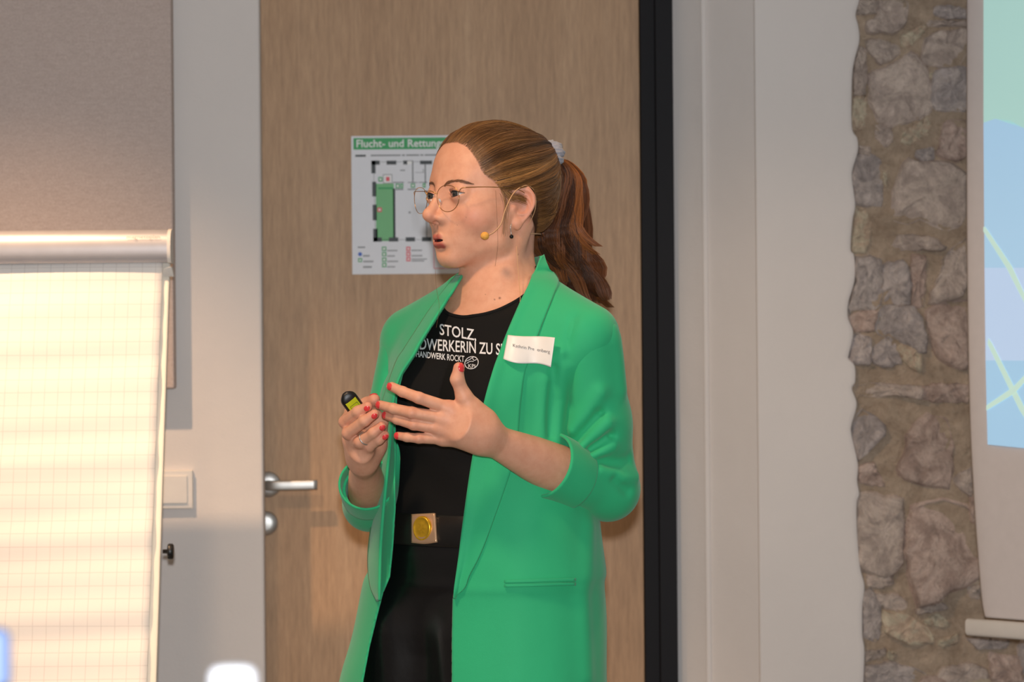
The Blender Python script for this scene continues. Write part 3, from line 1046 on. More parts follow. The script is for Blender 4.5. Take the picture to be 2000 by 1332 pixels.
def W3(l, w, z):
    """body frame -> world"""
    cx = float(np.interp(z, *zip(*CX))); cy = float(np.interp(z, *zip(*CY)))
    return np.array((cx + l * BL[0] + w * BF[0], cy + l * BL[1] + w * BF[1], z))


def f_torso(p):
    l, w, z = tlocal(p)
    d = loft(l, w, z, TA, TB)
    d = sx(d, np.abs(z - 1.16) - 0.34, 0.02)
    q = np.stack([np.abs(l), w, z], 1)
    bust = ell(q, (0.068, 0.074, 1.265), (0.062, 0.058, 0.062))
    d = ss(d, bust, 0.05)
    d = ss(d, rc(q, (0.02, -0.022, 1.432), (0.165, -0.005, 1.340), 0.036, 0.046), 0.05)   # trapezius / shoulder
    return d


SL_, SR_ = W3(0.172, -0.005, 1.34), W3(-0.172, -0.005, 1.34)
EL_ = np.array(P(1184, 962, 4.545)); WL_ = np.array(P(944, 851, 4.367))
ER_ = np.array(P(722, 985, 4.68)); WR_ = np.array(P(709, 893, 4.475))
NB = W3(0.0, 0.0, 1.42)


# ---------------------------------------------------------------- head
def ear_sdf(q):
    o = np.array((0.0735, -0.009, -0.017))
    up = np.array((0.10, -0.16, 1.0)); up /= np.linalg.norm(up)
    nrm = np.array((0.93, 0.36, -0.04)); nrm -= up * nrm.dot(up); nrm /= np.linalg.norm(nrm)
    bk = np.cross(nrm, up)                 # towards the back of the head
    if bk[1] > 0: bk = -bk
    d = (q - o.astype(F32))
    u = d @ bk.astype(F32); v = d @ up.astype(F32); w_ = d @ nrm.astype(F32)
    wid = np.interp(v, [-.034, -.024, -.012, 0.006, .020, .033], [.007, .0115, .0150, .0190, .0200, .0145]).astype(F32)
    e = np.sqrt((u / wid) ** 2 + (v / 0.0310) ** 2 + 1e-6)
    r2 = (e - 1) * np.minimum(wid, 0.02)
    bow = 0.004 * (u / 0.018)
    plate = sx(r2 + 0.001, np.abs(w_ - bow) - 0.0022, 0.003)
    rimw = np.interp(v, [-.034, -.022, -.012, .033], [.0030, .0022, .0026, .0030]).astype(F32)
    rim = np.sqrt((r2 + 0.0028) ** 2 + (w_ - bow - 0.0022) ** 2) - rimw
    rim = np.maximum(rim, -(u + 0.016 + 0.3 * v))      # open towards the face below
    anti = np.sqrt((np.sqrt((u + 0.001) ** 2 + (v + 0.002) ** 2) - 0.0115) ** 2 + (w_ - bow - 0.002) ** 2) - 0.0022
    anti = np.maximum(anti, -(u + 0.004))
    lobe = np.sqrt((u + 0.004) ** 2 + (v + 0.0275) ** 2 + (w_ * 1.5) ** 2) - 0.0072
    trag = np.sqrt((u + 0.0125) ** 2 + ((v + 0.006) * 0.7) ** 2 + (w_ - 0.001) ** 2) - 0.0042
    back = np.sqrt((u + 0.009) ** 2 + (v * 0.45) ** 2 + (w_ + 0.006) ** 2) - 0.0085
    d = ss(plate, rim, 0.003)
    d = ss(d, anti, 0.003)
    d = ss(d, lobe, 0.006)
    d = ss(d, trag, 0.003)
    return ss(d, back, 0.006)


ER = 0.0120


EYE = np.array((0.0325, 0.0765, 0.0))
UPL = ([(0, .0942, -.0634), (.0055, .0940, -.0628), (.014, .0868, -.0648), (.0235, .0752, -.0668)], [.0034, .0035, .0031, .0018])
LOL = ([(0, .0918, -.0744), (.008, .0898, -.0737), (.0150, .0840, -.0716), (.0235, .0750, -.0682)], [.0054, .0051, .0040, .0018])


def face_front(m, d):
    # eye sockets: shallow, the lid ball fills most of them
    so = ell(m, (.0345, .0985, -.0010), (.0190, .0140, .0125))
    d = sx(d, -so, .018)
    lid = ell(m, EYE + (0.0008, 0.0, 0), (ER + .0028, ER + .0015, ER + .0022))
    d = ss(d, lid, .008)
    # nose
    n = rc(m, (0, .0835, .012), (0, .1075, -.0265), .0060, .0076)
    n = ss(n, sph(m, (0, .1110, -.0305), .0090), .008)
    n = ss(n, ell(m, (.0122, .0950, -.0348), (.0076, .0105, .0070)), .008)
    n = ss(n, rc(m, (0, .1065, -.0365), (0, .0910, -.0425), .0044, .0050), .007)
    n = ss(n, rc(m, (.006, .0800, .002), (.0105, .0880, -.026), .0060, .0075), .010)
    d = ss(d, n, .014)
    d = sx(d, -ell(m, (.0058, .1005, -.0425), (.0028, .0044, .0034)), .003)
    # lid opening and crease
    crease = chain(m, [EYE + (-.0125, .0070, .0060), EYE + (-.003, .0118, .0092), EYE + (.010, .0085, .0085), EYE + (.0165, .0020, .0050)], [.0008] * 4, .001)
    d = sx(d, -crease, .0035)
    R = 0.0245; hh_ = 0.0048
    ex_ = m[:, 0] - EYE[0] - .0006; ez_ = m[:, 2] - (EYE[2] + .0004) - 0.07 * ex_
    ves = np.maximum(np.sqrt(ex_ ** 2 + (ez_ - (R - hh_)) ** 2), np.sqrt(ex_ ** 2 + (ez_ + (R - hh_)) ** 2)) - R
    ves = np.maximum(ves, EYE[1] - .002 - m[:, 1])
    d = sx(d, -ves, .0012)
    # lips, pushed forward in speech
    up = chain(m, *UPL, .004); lo = chain(m, *LOL, .004)
    d = ss(d, up, .0060); d = ss(d, lo, .0060)
    d = sx(d, -ell(m, (0, .0960, -.0684), (.0115, .0170, .0019)), .0026)
    gro = rc(m, (.0105, .0900, -.0682), (.0240, .0755, -.0676), .0008, .0005)
    d = sx(d, -gro, .003)
    d = sx(d, -rc(m, (0, .0985, -.0470), (0, .1020, -.0570), .0018, .0020), .006)     # philtrum
    d = sx(d, -ell(m, (0, .0925, -.0835), (.0110, .0040, .0030)), .010)               # below the lower lip
    return d


def f_face(q):
    m = q.copy(); m[:, 0] = np.abs(m[:, 0])
    d = ell(m, (0, -.016, .030), (.0735, .0915, .0780))
    d = ss(d, ell(m, (0, .026, .036), (.0640, .0590, .0580)), .03)
    d = ss(d, ell(m, (0, .024, -.030), (.0600, .0575, .0560)), .03)
    d = ss(d, ell(m, (.034, .046, -.033), (.0270, .0320, .0270)), .03)           # cheek
    d = ss(d, rc(m, (.054, .004, -.030), (.0470, .016, -.070), .0120, .0120), .024)
    d = ss(d, rc(m, (.0470, .016, -.070), (.012, .066, -.0930), .0120, .0125), .024)
    d = ss(d, ell(m, (0, .046, -.068), (.038, .040, .031)), .022)
    d = ss(d, ell(m, (0, .0735, -.0925), (.0160, .0140, .0130)), .018)            # chin
    d = ss(d, ell(m, (0, .066, -.056), (.0290, .0255, .0270)), .020)             # muzzle
    d = ss(d, rc(m, (.000, .0815, .0180), (.038, .0700, .0205), .0060, .0058), .020)   # brow
    i = m[:, 1] > 0.045
    if i.any(): d[i] = face_front(m[i], d[i])
    i = m[:, 0] > 0.048
    if i.any(): d[i] = ss(d[i], ear_sdf(m[i]), .004)
    return d


def f_neck(p):
    top = from_head((0, -.030, -.045)); bot = NB + np.array((0.0, 0.0, -0.01))
    nk = rc(p, top, bot, .0490, .0540)
    th = from_head((0, .006, -.078))
    nk = ss(nk, rc(p, th, NB + np.append(BF * 0.030, -0.03), .028, .028), .03)
    for s in (1, -1):
        a = from_head((s * .055, -.028, -.045)); b = NB + np.append(BL * s * 0.018 + BF * 0.058, -0.045)
        nk = ss(nk, rc(p, a, b, .014, .010), .018)
        c0 = NB + np.append(BL * s * 0.022 + BF * 0.062, -0.048); c1 = NB + np.append(BL * s * 0.135 + BF * 0.035, -0.030)
        nk = ss(nk, rc(p, c0, c1, .0085, .0085), .020)
    return ss(nk, f_torso(p), .03)


def f_headneck(p):
    d = f_face(to_head(p)) * F32(HS)
    return ss(d, f_neck(p), .020)


# ---------------------------------------------------------------- hands
def PX(*a): return [np.array(P(*q)) for q in a]


LH = {   # her left hand, back towards the lens
    'index': (PX((878, 798, 4.356), (818, 777, 4.342), (786, 765, 4.355), (765, 755, 4.368)), (.0104, .0088, .0080, .0070)),
    'middle': (PX((866, 817, 4.355), (804, 806, 4.345), (768, 798, 4.362), (743, 791, 4.382)), (.0104, .0088, .0080, .0070)),
    'ring': (PX((859, 836, 4.358), (808, 829, 4.350), (776, 819, 4.366), (755, 811, 4.386)), (.0100, .0085, .0077, .0067)),
    'pinky': (PX((866, 856, 4.366), (818, 856, 4.355), (795, 854, 4.362), (778, 851, 4.372)), (.0098, .0077, .0070, .0061)),
    'thumb': (PX((938, 820, 4.372), (906, 774, 4.352), (893, 741, 4.345), (896, 718, 4.345)), (.0160, .0118, .0098, .0082)),
}
RH = {   # her right hand, closed on the remote
    'index': (PX((690, 806, 4.480), (674, 824, 4.440), (699, 804, 4.412), (718, 794, 4.405)), (.0115, .0098, .0088, .0074)),
    'middle': (PX((684, 832, 4.468), (680, 846, 4.428), (712, 822, 4.402), (731, 809, 4.397)), (.0115, .0096, .0086, .0074)),
    'ring': (PX((688, 856, 4.455), (704, 863, 4.420), (729, 845, 4.402), (746, 832, 4.398)), (.0115, .0096, .0084, .0071)),
    'pinky': (PX((702, 874, 4.452), (722, 870, 4.422), (740, 859, 4.408), (752, 850, 4.404)), (.0110, .0086, .0076, .0064)),
    'thumb': (PX((732, 866, 4.484), (742, 824, 4.466), (716, 790, 4.450), (731, 780, 4.436)), (.0160, .0122, .0105, .0088)),
}


def f_hand(p, H, wrist, wr, elbow, er, wflat):
    """hand and forearm; the wrist is flattened along wflat"""
    d = None
    for nm in ('index', 'middle', 'ring', 'pinky'):
        pts, rad = H[nm]
        c = chain(p, pts, rad, .003)
        m_ = rc(p, wrist + (pts[0] - wrist) * 0.12, pts[0], .0130, rad[0] * 1.05)
        c = ss(c, m_, .008)
        if d is None: d, pal = c, m_
        else:
            d = ss(d, c, .0034); pal = ss(pal, m_, .014)
    d = ss(d, pal, .006)
    pts, rad = H['thumb']
    t = chain(p, pts, rad, .006)
    t = ss(t, rc(p, wrist + (pts[0] - wrist) * 0.2, pts[0], .016, rad[0]), .014)
    web = rc(p, pts[0] * .5 + pts[1] * .5, wrist * .35 + H['index'][0][0] * .65, .009, .010)
    t = ss(t, web, .016)
    d = ss(d, t, .008)
    ax = (elbow - wrist); L = np.linalg.norm(ax); ax = ax / L
    nf = wflat - ax * wflat.dot(ax); nf /= np.linalg.norm(nf)
    pa = p - wrist.astype(F32)
    u = np.clip(pa @ ax.astype(F32) / L, -0.16, 1.0)
    perp = pa - (u * L)[:, None] * ax.astype(F32)
    a = perp @ nf.astype(F32)
    rest = np.sqrt(np.maximum((perp * perp).sum(1) - a * a, 0) + 1e-10)
    wid = np.interp(u, [-.16, 0, .12, .4, .75, 1], [wr * .72, wr, wr * 1.0, wr + (er - wr) * .55, er, er * 1.0]).astype(F32)
    thk = np.interp(u, [-.16, 0, .12, .4, .75, 1], [wr * .5, wr * .74, wr * .74, (wr + (er - wr) * .5) * .88, er * .92, er]).astype(F32)
    r = np.sqrt((rest / wid) ** 2 + (a / thk) ** 2) + 1e-6
    fa = (r - 1) * np.minimum(wid, thk)
    over = np.maximum(np.abs(pa @ ax.astype(F32) / L - 0.42) - 0.58, 0) * L
    fa = np.where(over > 0, np.sqrt(np.maximum(fa, 0) ** 2 + over ** 2), fa)
    return ss(d, fa, .032)


VIEW = np.array((0, 1.0, 0))


def f_lhand(p): return f_hand(p, LH, WL_, .0250, EL_ + (WL_ - EL_) * 0.05, .0425, VIEW)


def f_rhand(p): return f_hand(p, RH, WR_, .0260, ER_ + (WR_ - ER_) * 0.05, .0350, np.array((1.0, 0.2, 0)))
# ================================================================ the woman
person = empty('person', (float(W3(0, 0, 1.0)[0]), float(W3(0, 0, 1.0)[1]), 0))
tag(person, 'woman in an open green blazer gesturing with both hands before the oak door', 'person')


def mat_skin():
    m, t, b = nt('skin')
    at = t.nodes.new('ShaderNodeAttribute'); at.attribute_name = 'tint'
    v = coords(t)
    n = noise(t, v, 60, 5, 0.6)
    c = mixc(t, at.outputs['Color'], ramp(t, n, [(0.35, (0.86, 0.76, 0.72, 1)), (0.6, (1, 1, 1, 1))]), 0.5, 'MULTIPLY')
    fr_ = noise(t, v, 260, 3, 0.5)
    c = mixc(t, c, ramp(t, fr_, [(0.62, (1, 1, 1, 1)), (0.74, (0.80, 0.66, 0.58, 1))]), 0.2, 'MULTIPLY')
    t.links.new(c, b.inputs['Base Color'])
    b.inputs['Roughness'].default_value = 0.5
    b.inputs['Specular IOR Level'].default_value = 0.32
    b.inputs['Subsurface Weight'].default_value = 0.12
    b.inputs['Subsurface Radius'].default_value = (1.0, 0.35, 0.18)
    b.inputs['Subsurface Scale'].default_value = 0.006
    n1 = bump(t, b, noise(t, v, 500, 4, 0.6), 0.10, 0.0006)
    return m


SKIN = mat_skin()
base = np.array(srgb(222, 164, 134)[:3])


def gauss(q, c, s): return np.exp(-(((q - np.asarray(c)) / np.asarray(s)) ** 2).sum(1))


zones = []
lo = HC + np.array((-.16, -.16, -.27)); hi = HC + np.array((.16, .16, .135))
Vh, Qh = mesh_sdf(f_headneck, lo, hi, 0.0013, newton=1)
qh = to_head(Vh.astype(F32)).astype(float)
mh = qh.copy(); mh[:, 0] = np.abs(mh[:, 0])
ch = np.repeat(base[None], len(Vh), 0)
lipd = np.minimum(chain(mh.astype(F32), *UPL, .004), chain(mh.astype(F32), *LOL, .004))
lipm = np.clip((0.0016 - lipd) / 0.0016, 0, 1) * (mh[:, 1] > .06)
lipc = np.array(srgb(174, 84, 76)[:3])
ch += (np.array(srgb(218, 142, 122)[:3]) - ch) * (0.55 * gauss(mh, (.050, .058, -.035), (.020, .03, .018)))[:, None]
ch += (np.array(srgb(212, 132, 112)[:3]) - ch) * (0.5 * gauss(mh, (.0, .108, -.036), (.014, .014, .012)))[:, None]
ch += (np.array(srgb(206, 130, 110)[:3]) - ch) * (0.5 * gauss(mh, (.080, -.012, -.012), (.02, .03, .045)))[:, None]
ch += (np.array(srgb(196, 134, 112)[:3]) - ch) * (0.45 * gauss(mh, EYE + (0, .015, 0.002), (.018, .02, .009)))[:, None]
ch += (lipc - ch) * lipm[:, None]
ins = np.clip(1 - ell(mh.astype(F32), (0, .0905, -.0682), (.0130, .0160, .0024)) / 0.0006, 0, 1) * (mh[:, 1] < .0915) * (mh[:, 1] > 0.07) * (mh[:, 0] < .013)
ch += (np.array((.05, .012, .012)) - ch) * ins[:, None]
for mx_, my_, mr_ in ((976, 582, 2.2), (966, 585, 1.2), (1012, 497, .8), (893, 440, .5), (910, 424, .5), (948, 575, .8)):
    X_, Y_ = px_of(Vh)
    mk = np.clip(mr_ + .6 - np.hypot(X_ - mx_, Y_ - my_), 0, 1) * (Vh[:, 1] < 4.62)
    ch += (np.array(srgb(112, 66, 50)[:3]) - ch) * (0.8 * mk)[:, None]
zones.append((Vh, Qh, ch))


def hand_zone(f, H, wrist, elbow, h):
    pts = np.array([q for k in H.values() for q in k[0]] + [wrist, elbow])
    V, Q = mesh_sdf(f, pts.min(0) - .055, pts.max(0) + .055, h, newton=1)
    c = np.repeat(base[None], len(V), 0)
    red = np.array(srgb(214, 132, 110)[:3])
    for nm, (pp, rr) in H.items():
        c += (red - c) * (0.55 * gauss(V, pp[-1], (.012,) * 3))[:, None]
        c += (red - c) * (0.30 * gauss(V, pp[1], (.010,) * 3))[:, None]
        c += (red - c) * (0.30 * gauss(V, pp[0], (.012,) * 3))[:, None]
    return V, Q, c


zones.append(hand_zone(f_lhand, LH, WL_, EL_, 0.0014))
zones.append(hand_zone(f_rhand, RH, WR_, ER_, 0.0014))


def f_hips(p, off):
    """pelvis and legs, grown by off"""
    l, w_, z = tlocal(p)
    d = loft(l, w_ / np.interp(z, [.86, 1.02], [.74, 1.0]).astype(F32), z, TA, TB)
    d = sx(d, np.abs(z - F32(0.94)) - F32(0.126), .01)
    for s in (1, -1):
        q = np.stack([l * s, w_, z], 1)
        d = ss(d, rc(q, (.076, 0.036, .895), (.084, 0.030, .50), .078, .058), .025)
        d = ss(d, rc(q, (.084, 0.030, .50), (.09, -0.012, .08), .057, .043), .02)
    return d - F32(off)


def f_under(p):
    """trunk and upper arms under the clothes"""
    d = np.maximum(f_torso(p), F32(1.04) - p[:, 2])
    for s_, e_ in ((SL_, EL_), (SR_, ER_)):
        d = ss(d, rc(p, s_, e_, .046, .034), .03)
    return np.minimum(d, f_hips(p, -0.006))


Vu, Qu = mesh_sdf(f_under, (-.5, 4.25, 0.02), (.4, 4.95, 1.52), 0.008)
xu, yu = px_of(Vu)
cen = Vu[Qu].mean(1)
keep = ~((np.linalg.norm(cen - HC, axis=1) < .33) & (cen[:, 2] > HC[2] - .29))
zones.append((Vu, Qu[keep], np.repeat(base[None], len(Vu), 0)))
VV = np.concatenate([z[0] for z in zones]); CC = np.concatenate([z[2] for z in zones])
QQ, ofs = [], 0
for z in zones:
    QQ.append(z[1] + ofs); ofs += len(z[0])
me = np_mesh('body', VV, np.concatenate(QQ))
ca = me.color_attributes.new('tint', 'FLOAT_COLOR', 'POINT')
ca.data.foreach_set('color', np.concatenate([CC, np.ones((len(CC), 1))], 1).astype(np.float32).ravel())
body = link('body', me, SKIN, person)

# ---------------------------------------------------------------- eyes
m, t, b = nt('eyeball')
at = t.nodes.new('ShaderNodeAttribute'); at.attribute_name = 'tint'
t.links.new(at.outputs['Color'], b.inputs['Base Color'])
b.inputs['Roughness'].default_value = 0.08
b.inputs['Coat Weight'].default_value = 0.6
EYEM = m
gz_ = from_head((0, 1, 0)) - HC
gaze = np.array((0.20, 1.0, -0.02)); gaze /= np.linalg.norm(gaze)
for s in (1, -1):
    bm = bmesh.new()
    bmesh.ops.create_uvsphere(bm, u_segments=48, v_segments=32, radius=ER)
    rot = Vector((0, 0, 1)).rotation_difference(Vector(gaze))
    cols = []
    vv = []
    for q in bm.verts:
        a = math.acos(max(-1, min(1, q.co.z / ER)))
        r = math.sin(a) * ER if q.co.z > 0 else 1
        k = 1 + (0.05 * max(0, 1 - (r / .0062) ** 2) if q.co.z > 0 else 0)
        if r < .0021: c = (.004, .003, .003)
        elif r < .0052: c = tuple(np.array(srgb(66, 68, 66)[:3]) * (0.7 + 0.3 * math.sin(40 * math.atan2(q.co.y, q.co.x))))
        elif r < .0059: c = srgb(38, 40, 44)[:3]
        else: c = srgb(206, 192, 184)[:3]
        cols.append((*c, 1))
        p = rot @ (q.co * k)
        vv.append(from_head(np.array((EYE[0] * s, EYE[1], EYE[2])) + np.array(p)))
    for q, p in zip(bm.verts, vv): q.co = p
    me = bpy.data.meshes.new('eyeball'); bm.to_mesh(me); bm.free()
    ca = me.color_attributes.new('tint', 'FLOAT_COLOR', 'POINT')
    ca.data.foreach_set('color', np.array(cols, np.float32).ravel())
    link('eyeball', me, EYEM, body)

# ---------------------------------------------------------------- finger nails
NAIL = flat('red_nail_varnish', srgb(222, 62, 64), 0.2, coat=0.5, var=0.03)


def nail(H, nm, out, wid=0.0058, ln=0.0105, f=None):
    pp, rr = H[nm]
    tip, prev = pp[-1], pp[-2]
    ax = (tip - prev); ax /= np.linalg.norm(ax)
    n = out - ax * out.dot(ax); n /= np.linalg.norm(n)
    sd = np.cross(ax, n)
    r = rr[-1]
    v, fc = [], []
    nu, nv = 9, 9
    for i in range(nu):
        s_ = i / (nu - 1)
        for j in range(nv):
            t_ = (j / (nv - 1)) * 2 - 1
            w_ = wid * (1 - 0.35 * abs(2 * s_ - 1) ** 3)
            x = ln * (s_ - 0.42) + (0.0012 * (1 - t_ * t_) if i == nu - 1 else 0) - (0.001 * (1 - t_ * t_) if i == 0 else 0)
            a = t_ * w_ / r
            v.append(tip + ax * (x) + (n * math.cos(a) + sd * math.sin(a)) * (r + 0.0007 - (0.0016 * max(0, s_ - .55) / .45)))
    for i in range(nu - 1):
        for j in range(nv - 1):
            fc.append((i * nv + j, i * nv + j + 1, (i + 1) * nv + j + 1, (i + 1) * nv + j))
    v = np.array(v)
    if f is not None:
        for _ in range(4):
            d = f(v.astype(F32))
            v = v - n * (d - 0.0005)[:, None] * 0.8
    o = link('fingernail', mesh_from('fingernail', v, fc), NAIL, body)
    md = o.modifiers.new('t', 'SOLIDIFY'); md.thickness = 0.0008; md.offset = 0


for nm, o_ in (('index', (-.55, -1, -.05)), ('middle', (-.45, -1, -.05)), ('ring', (-.45, -1, -.05)), ('pinky', (-.5, -1, -.1)), ('thumb', (.75, -.8, .1))):
    nail(LH, nm, np.array(o_, float), 0.0056 if nm != 'thumb' else 0.0065, 0.0115 if nm != 'pinky' else .0095, f_lhand)
for nm in ('index', 'middle', 'ring', 'pinky'):
    nail(RH, nm, np.array((.9, -1, .25)), 0.0041, 0.0074, f_rhand)
nail(RH, 'thumb', np.array((-.2, .3, 1)), 0.006, 0.011, f_rhand)
# ================================================================ clothes
def poly_sd(X, Y, poly):
    """signed distance (px) to a polygon, negative inside"""
    X = X.astype(np.float32); Y = Y.astype(np.float32)
    d = np.full(X.shape, 1e9, np.float32); inside = np.zeros(X.shape, bool)
    n = len(poly)
    for i in range(n):
        ax, ay = poly[i]; bx, by = poly[(i + 1) % n]
        ex, ey = bx - ax, by - ay
        wx, wy = X - ax, Y - ay
        t = np.clip((wx * ex + wy * ey) / (ex * ex + ey * ey + 1e-9), 0, 1)
        d = np.minimum(d, (wx - ex * t) ** 2 + (wy - ey * t) ** 2)
        if ay != by:
            c = ((ay <= Y) & (by > Y)) | ((by <= Y) & (ay > Y))
            inside ^= c & (X < ax + (Y - ay) * ex / ey)
    return np.where(inside, -1, 1) * np.sqrt(d)


def mat_cloth(name, c, rough=0.75, weave=900, var=0.05, sheen=0.2):
    m, t, b = nt(name)
    v = coords(t)
    n = noise(t, v, 6, 3)
    t.links.new(ramp(t, n, [(0.3, tuple(x * (1 - var) for x in c[:3])), (0.7, tuple(min(1, x * (1 + var)) for x in c[:3]))]), b.inputs['Base Color'])
    b.inputs['Roughness'].default_value = rough
    b.inputs['Specular IOR Level'].default_value = 0.3
    b.inputs['Sheen Weight'].default_value = sheen
    b.inputs['Sheen Roughness'].default_value = 0.5
    n1 = bump(t, b, noise(t, v, weave, 2, 0.5), 0.15, 0.0006)
    bump(t, b, noise(t, v, 16, 3, 0.5), 0.12, 0.006, n1)
    return m


GREEN = mat_cloth('green_crepe', srgb(44, 176, 118), 0.72)
BLACKT = mat_cloth('black_jersey', srgb(9, 8, 8), 0.85, sheen=0.0)
m, t, b = nt('black_leather')
v_ = coords(t)
t.links.new(ramp(t, noise(t, v_, 12, 3), [(0.3, srgb(10, 10, 12)), (0.7, srgb(16, 15, 17))]), b.inputs['Base Color'])
b.inputs['Roughness'].default_value = 0.3
b.inputs['Coat Weight'].default_value = 0.6
b.inputs['Coat Roughness'].default_value = 0.3
b.inputs['Specular IOR Level'].default_value = 0.6
bump(t, b, noise(t, v_, 14, 4, 0.55), 0.25, 0.008)
LEATHER = m

# the visible gap between the fronts (top shown)
IN_L = [(1050, 500), (1036, 545), (1016, 597), (1001, 622), (990, 655), (975, 694), (963, 726), (953, 758), (945, 790), (936, 830), (925, 890), (913, 970), (905, 1030), (894, 1110), (884, 1168), (882, 1250), (882, 1332), (884, 1500)]
IN_R = [(690, 1500), (708, 1340), (722, 1265), (738, 1200), (748, 1160), (762, 1127), (768, 1069), (773, 991), (772, 940), (774, 880), (773, 830), (776, 777), (787, 732), (812, 694), (824, 671), (840, 645), (870, 597), (886, 571), (905, 541)]
OPEN = IN_L + IN_R + [(930, 480), (1010, 470)]

BA = smooth_tab([(0.55, .258), (0.70, .250), (0.81, .236), (0.936, .212), (1.06, .195), (1.16, .180), (1.26, .176), (1.33, .178), (1.38, .160), (1.42, .11), (1.47, .05)])
BB = smooth_tab([(0.55, .180), (0.70, .176), (0.81, .166), (0.936, .156), (1.06, .146), (1.16, .134), (1.26, .126), (1.33, .116), (1.38, .090), (1.42, .06), (1.47, .04)])
BX = smooth_tab([(0.55, .000), (0.70, .012), (0.81, .016), (0.936, .032), (1.06, .020), (1.16, .012), (1.26, .004), (1.38, 0.0), (1.47, 0.0)])

FOLDS = []      # (points, height, width) in world space, filled below


def f_coat0(p):
    l, w_, z = tlocal(p)
    dx = tz(z, BX)
    l2 = l - dx * BL[0]; w2 = w_ - dx * BF[0]
    d = loft(l2, w2, z, BA, BB, 2.2)
    d = ss(d, f_torso(p) - F32(0.012), 0.02)
    q = np.stack([np.abs(l), w_, z], 1)
    d = ss(d, rc(q, (0.04, -0.016, 1.422), (0.186, -0.004, 1.366), .048, .047), .03)
    return d


def fold_amt(p, folds):
    s = np.zeros(len(p), F32)
    for pts, A, sg_ in folds:
        dm = None
        for i in range(len(pts) - 1):
            d = rc(p, pts[i], pts[i + 1], 0, 0)
            dm = d if dm is None else np.minimum(dm, d)
        s += A * np.exp(-(dm / sg_) ** 2).astype(F32)
    return s


def on(f, pts, off=0.0):
    D = march(f, [q[0] for q in pts], [q[1] for q in pts], off)
    return [np.array(P(x, y, d)) for (x, y), d in zip(pts, D)]


COATF = [(on(f_coat0, [(1098, 690), (1096, 780), (1085, 880)]), .006, .012), (on(f_coat0, [(1066, 745), (1058, 860)]), .0045, .010),
         (on(f_coat0, [(1082, 720), (1075, 850)]), -.005, .008),
         (on(f_coat0, [(1150, 1030), (1140, 1150), (1146, 1320)]), .006, .018), (on(f_coat0, [(1030, 1010), (1010, 1150), (1005, 1320)]), .003, .03),
         (on(f_coat0, [(1120, 620), (1105, 700)]), -.004, .010)]


def f_coat1(p): return f_coat0(p) - fold_amt(p, COATF)


TH = 0.0035


def f_coat(p):
    d = f_coat1(p)
    sh = np.abs(d + TH) - TH
    X, Y = px_of(p)
    l, w_, z = tlocal(p)
    cut = poly_sd(X, Y, OPEN) * F32(4.55 / FPX)
    cut = np.maximum(cut, (-w_ - 0.0).astype(F32))
    sh = sx(sh, -cut, .003)
    nl = NB + np.array((0, 0, 0.03))
    nd = p - nl.astype(F32)
    neck = np.sqrt(nd[:, 0] ** 2 + nd[:, 1] ** 2) - 0.077 - np.maximum(nd[:, 2], 0) * .2
    neck = np.maximum(neck, NB[2] - 0.015 - z)
    sh = sx(sh, -neck, .004)
    return sx(sh, (F32(0.715) - z), .003)


def add_sdf(name, f, lo, hi, h, mat, parent, newton=1, lip=1.6):
    V, Q = mesh_sdf(f, lo, hi, h, newton=newton, lip=lip)
    return link(name, np_mesh(name, V, Q), mat, parent)


blazer = add_sdf('blazer', f_coat, (-.38, 4.30, .70), (.28, 4.92, 1.50), 0.0032, GREEN, person)
blazer['label'] = 'open emerald green blazer with shawl collar and rolled sleeves'

# ---------------------------------------------------------------- sleeves
def arm_axis(S, E, W, nU=10):
    return S, E, W


SFL = [([(1150, 640), (1112, 700), (1104, 780)], -.004, .010),
       ([(1222, 722), (1172, 768), (1120, 838)], .0065, .011), ([(1228, 760), (1170, 808), (1124, 862)], -.006, .009),
       ([(1236, 792), (1186, 826), (1140, 868)], .0075, .010), ([(1238, 828), (1190, 850), (1150, 878)], -.006, .008),
       ([(1238, 856), (1196, 872), (1156, 892)], .006, .009), ([(1228, 898), (1190, 905), (1150, 900)], -.005, .009),
       ([(1240, 930), (1214, 935), (1176, 915)], .005, .010), ([(1226, 960), (1200, 935)], -.004, .008),
       ([(1196, 640), (1210, 700), (1216, 760)], .004, .014)]


def cutter(E, W, t):
    ax = W - E; L = np.linalg.norm(ax); ax = (ax / L).astype(F32)
    return lambda p: (p - E.astype(F32)) @ ax - F32(L * t)


cutL = cutter(EL_, WL_, .38)
cutR = cutter(ER_, WR_, .34)


def f_slvL0(p):
    top = SL_ + np.array((0.006, 0, 0.012))
    d = rc(p, top, SL_ + (EL_ - SL_) * .5 + np.array((.004, 0, 0)), .0595, .0535)
    d = ss(d, rc(p, SL_ + (EL_ - SL_) * .5 + np.array((.004, 0, 0)), EL_ + np.array((.002, 0, .006)), .0535, .0475), .02)
    fo_ = np.maximum(rc(p, EL_ + np.array((.002, 0, .006)), EL_ + (WL_ - EL_) * .46, .0475, .0480), cutL(p))
    return ss(d, fo_, .02)


SLF = None
SLF = [(on(f_slvL0, a), b * 1.55, c * 1.05) for a, b, c in SFL]


def f_slvL(p):
    d = f_slvL0(p) - fold_amt(p, SLF)
    axis = rc(p, EL_ + (WL_ - EL_) * .2 + np.array((0, 0, .005)), EL_ + (WL_ - EL_) * .6, .0400, .0440)
    return np.maximum(d, -axis)


bx0 = np.minimum(np.minimum(SL_, EL_), WL_ * .5 + EL_ * .5) - .09; bx1 = np.maximum(np.maximum(SL_, EL_), WL_ * .5 + EL_ * .5) + .09
add_sdf('sleeve', f_slvL, bx0, bx1, 0.0028, GREEN, blazer)


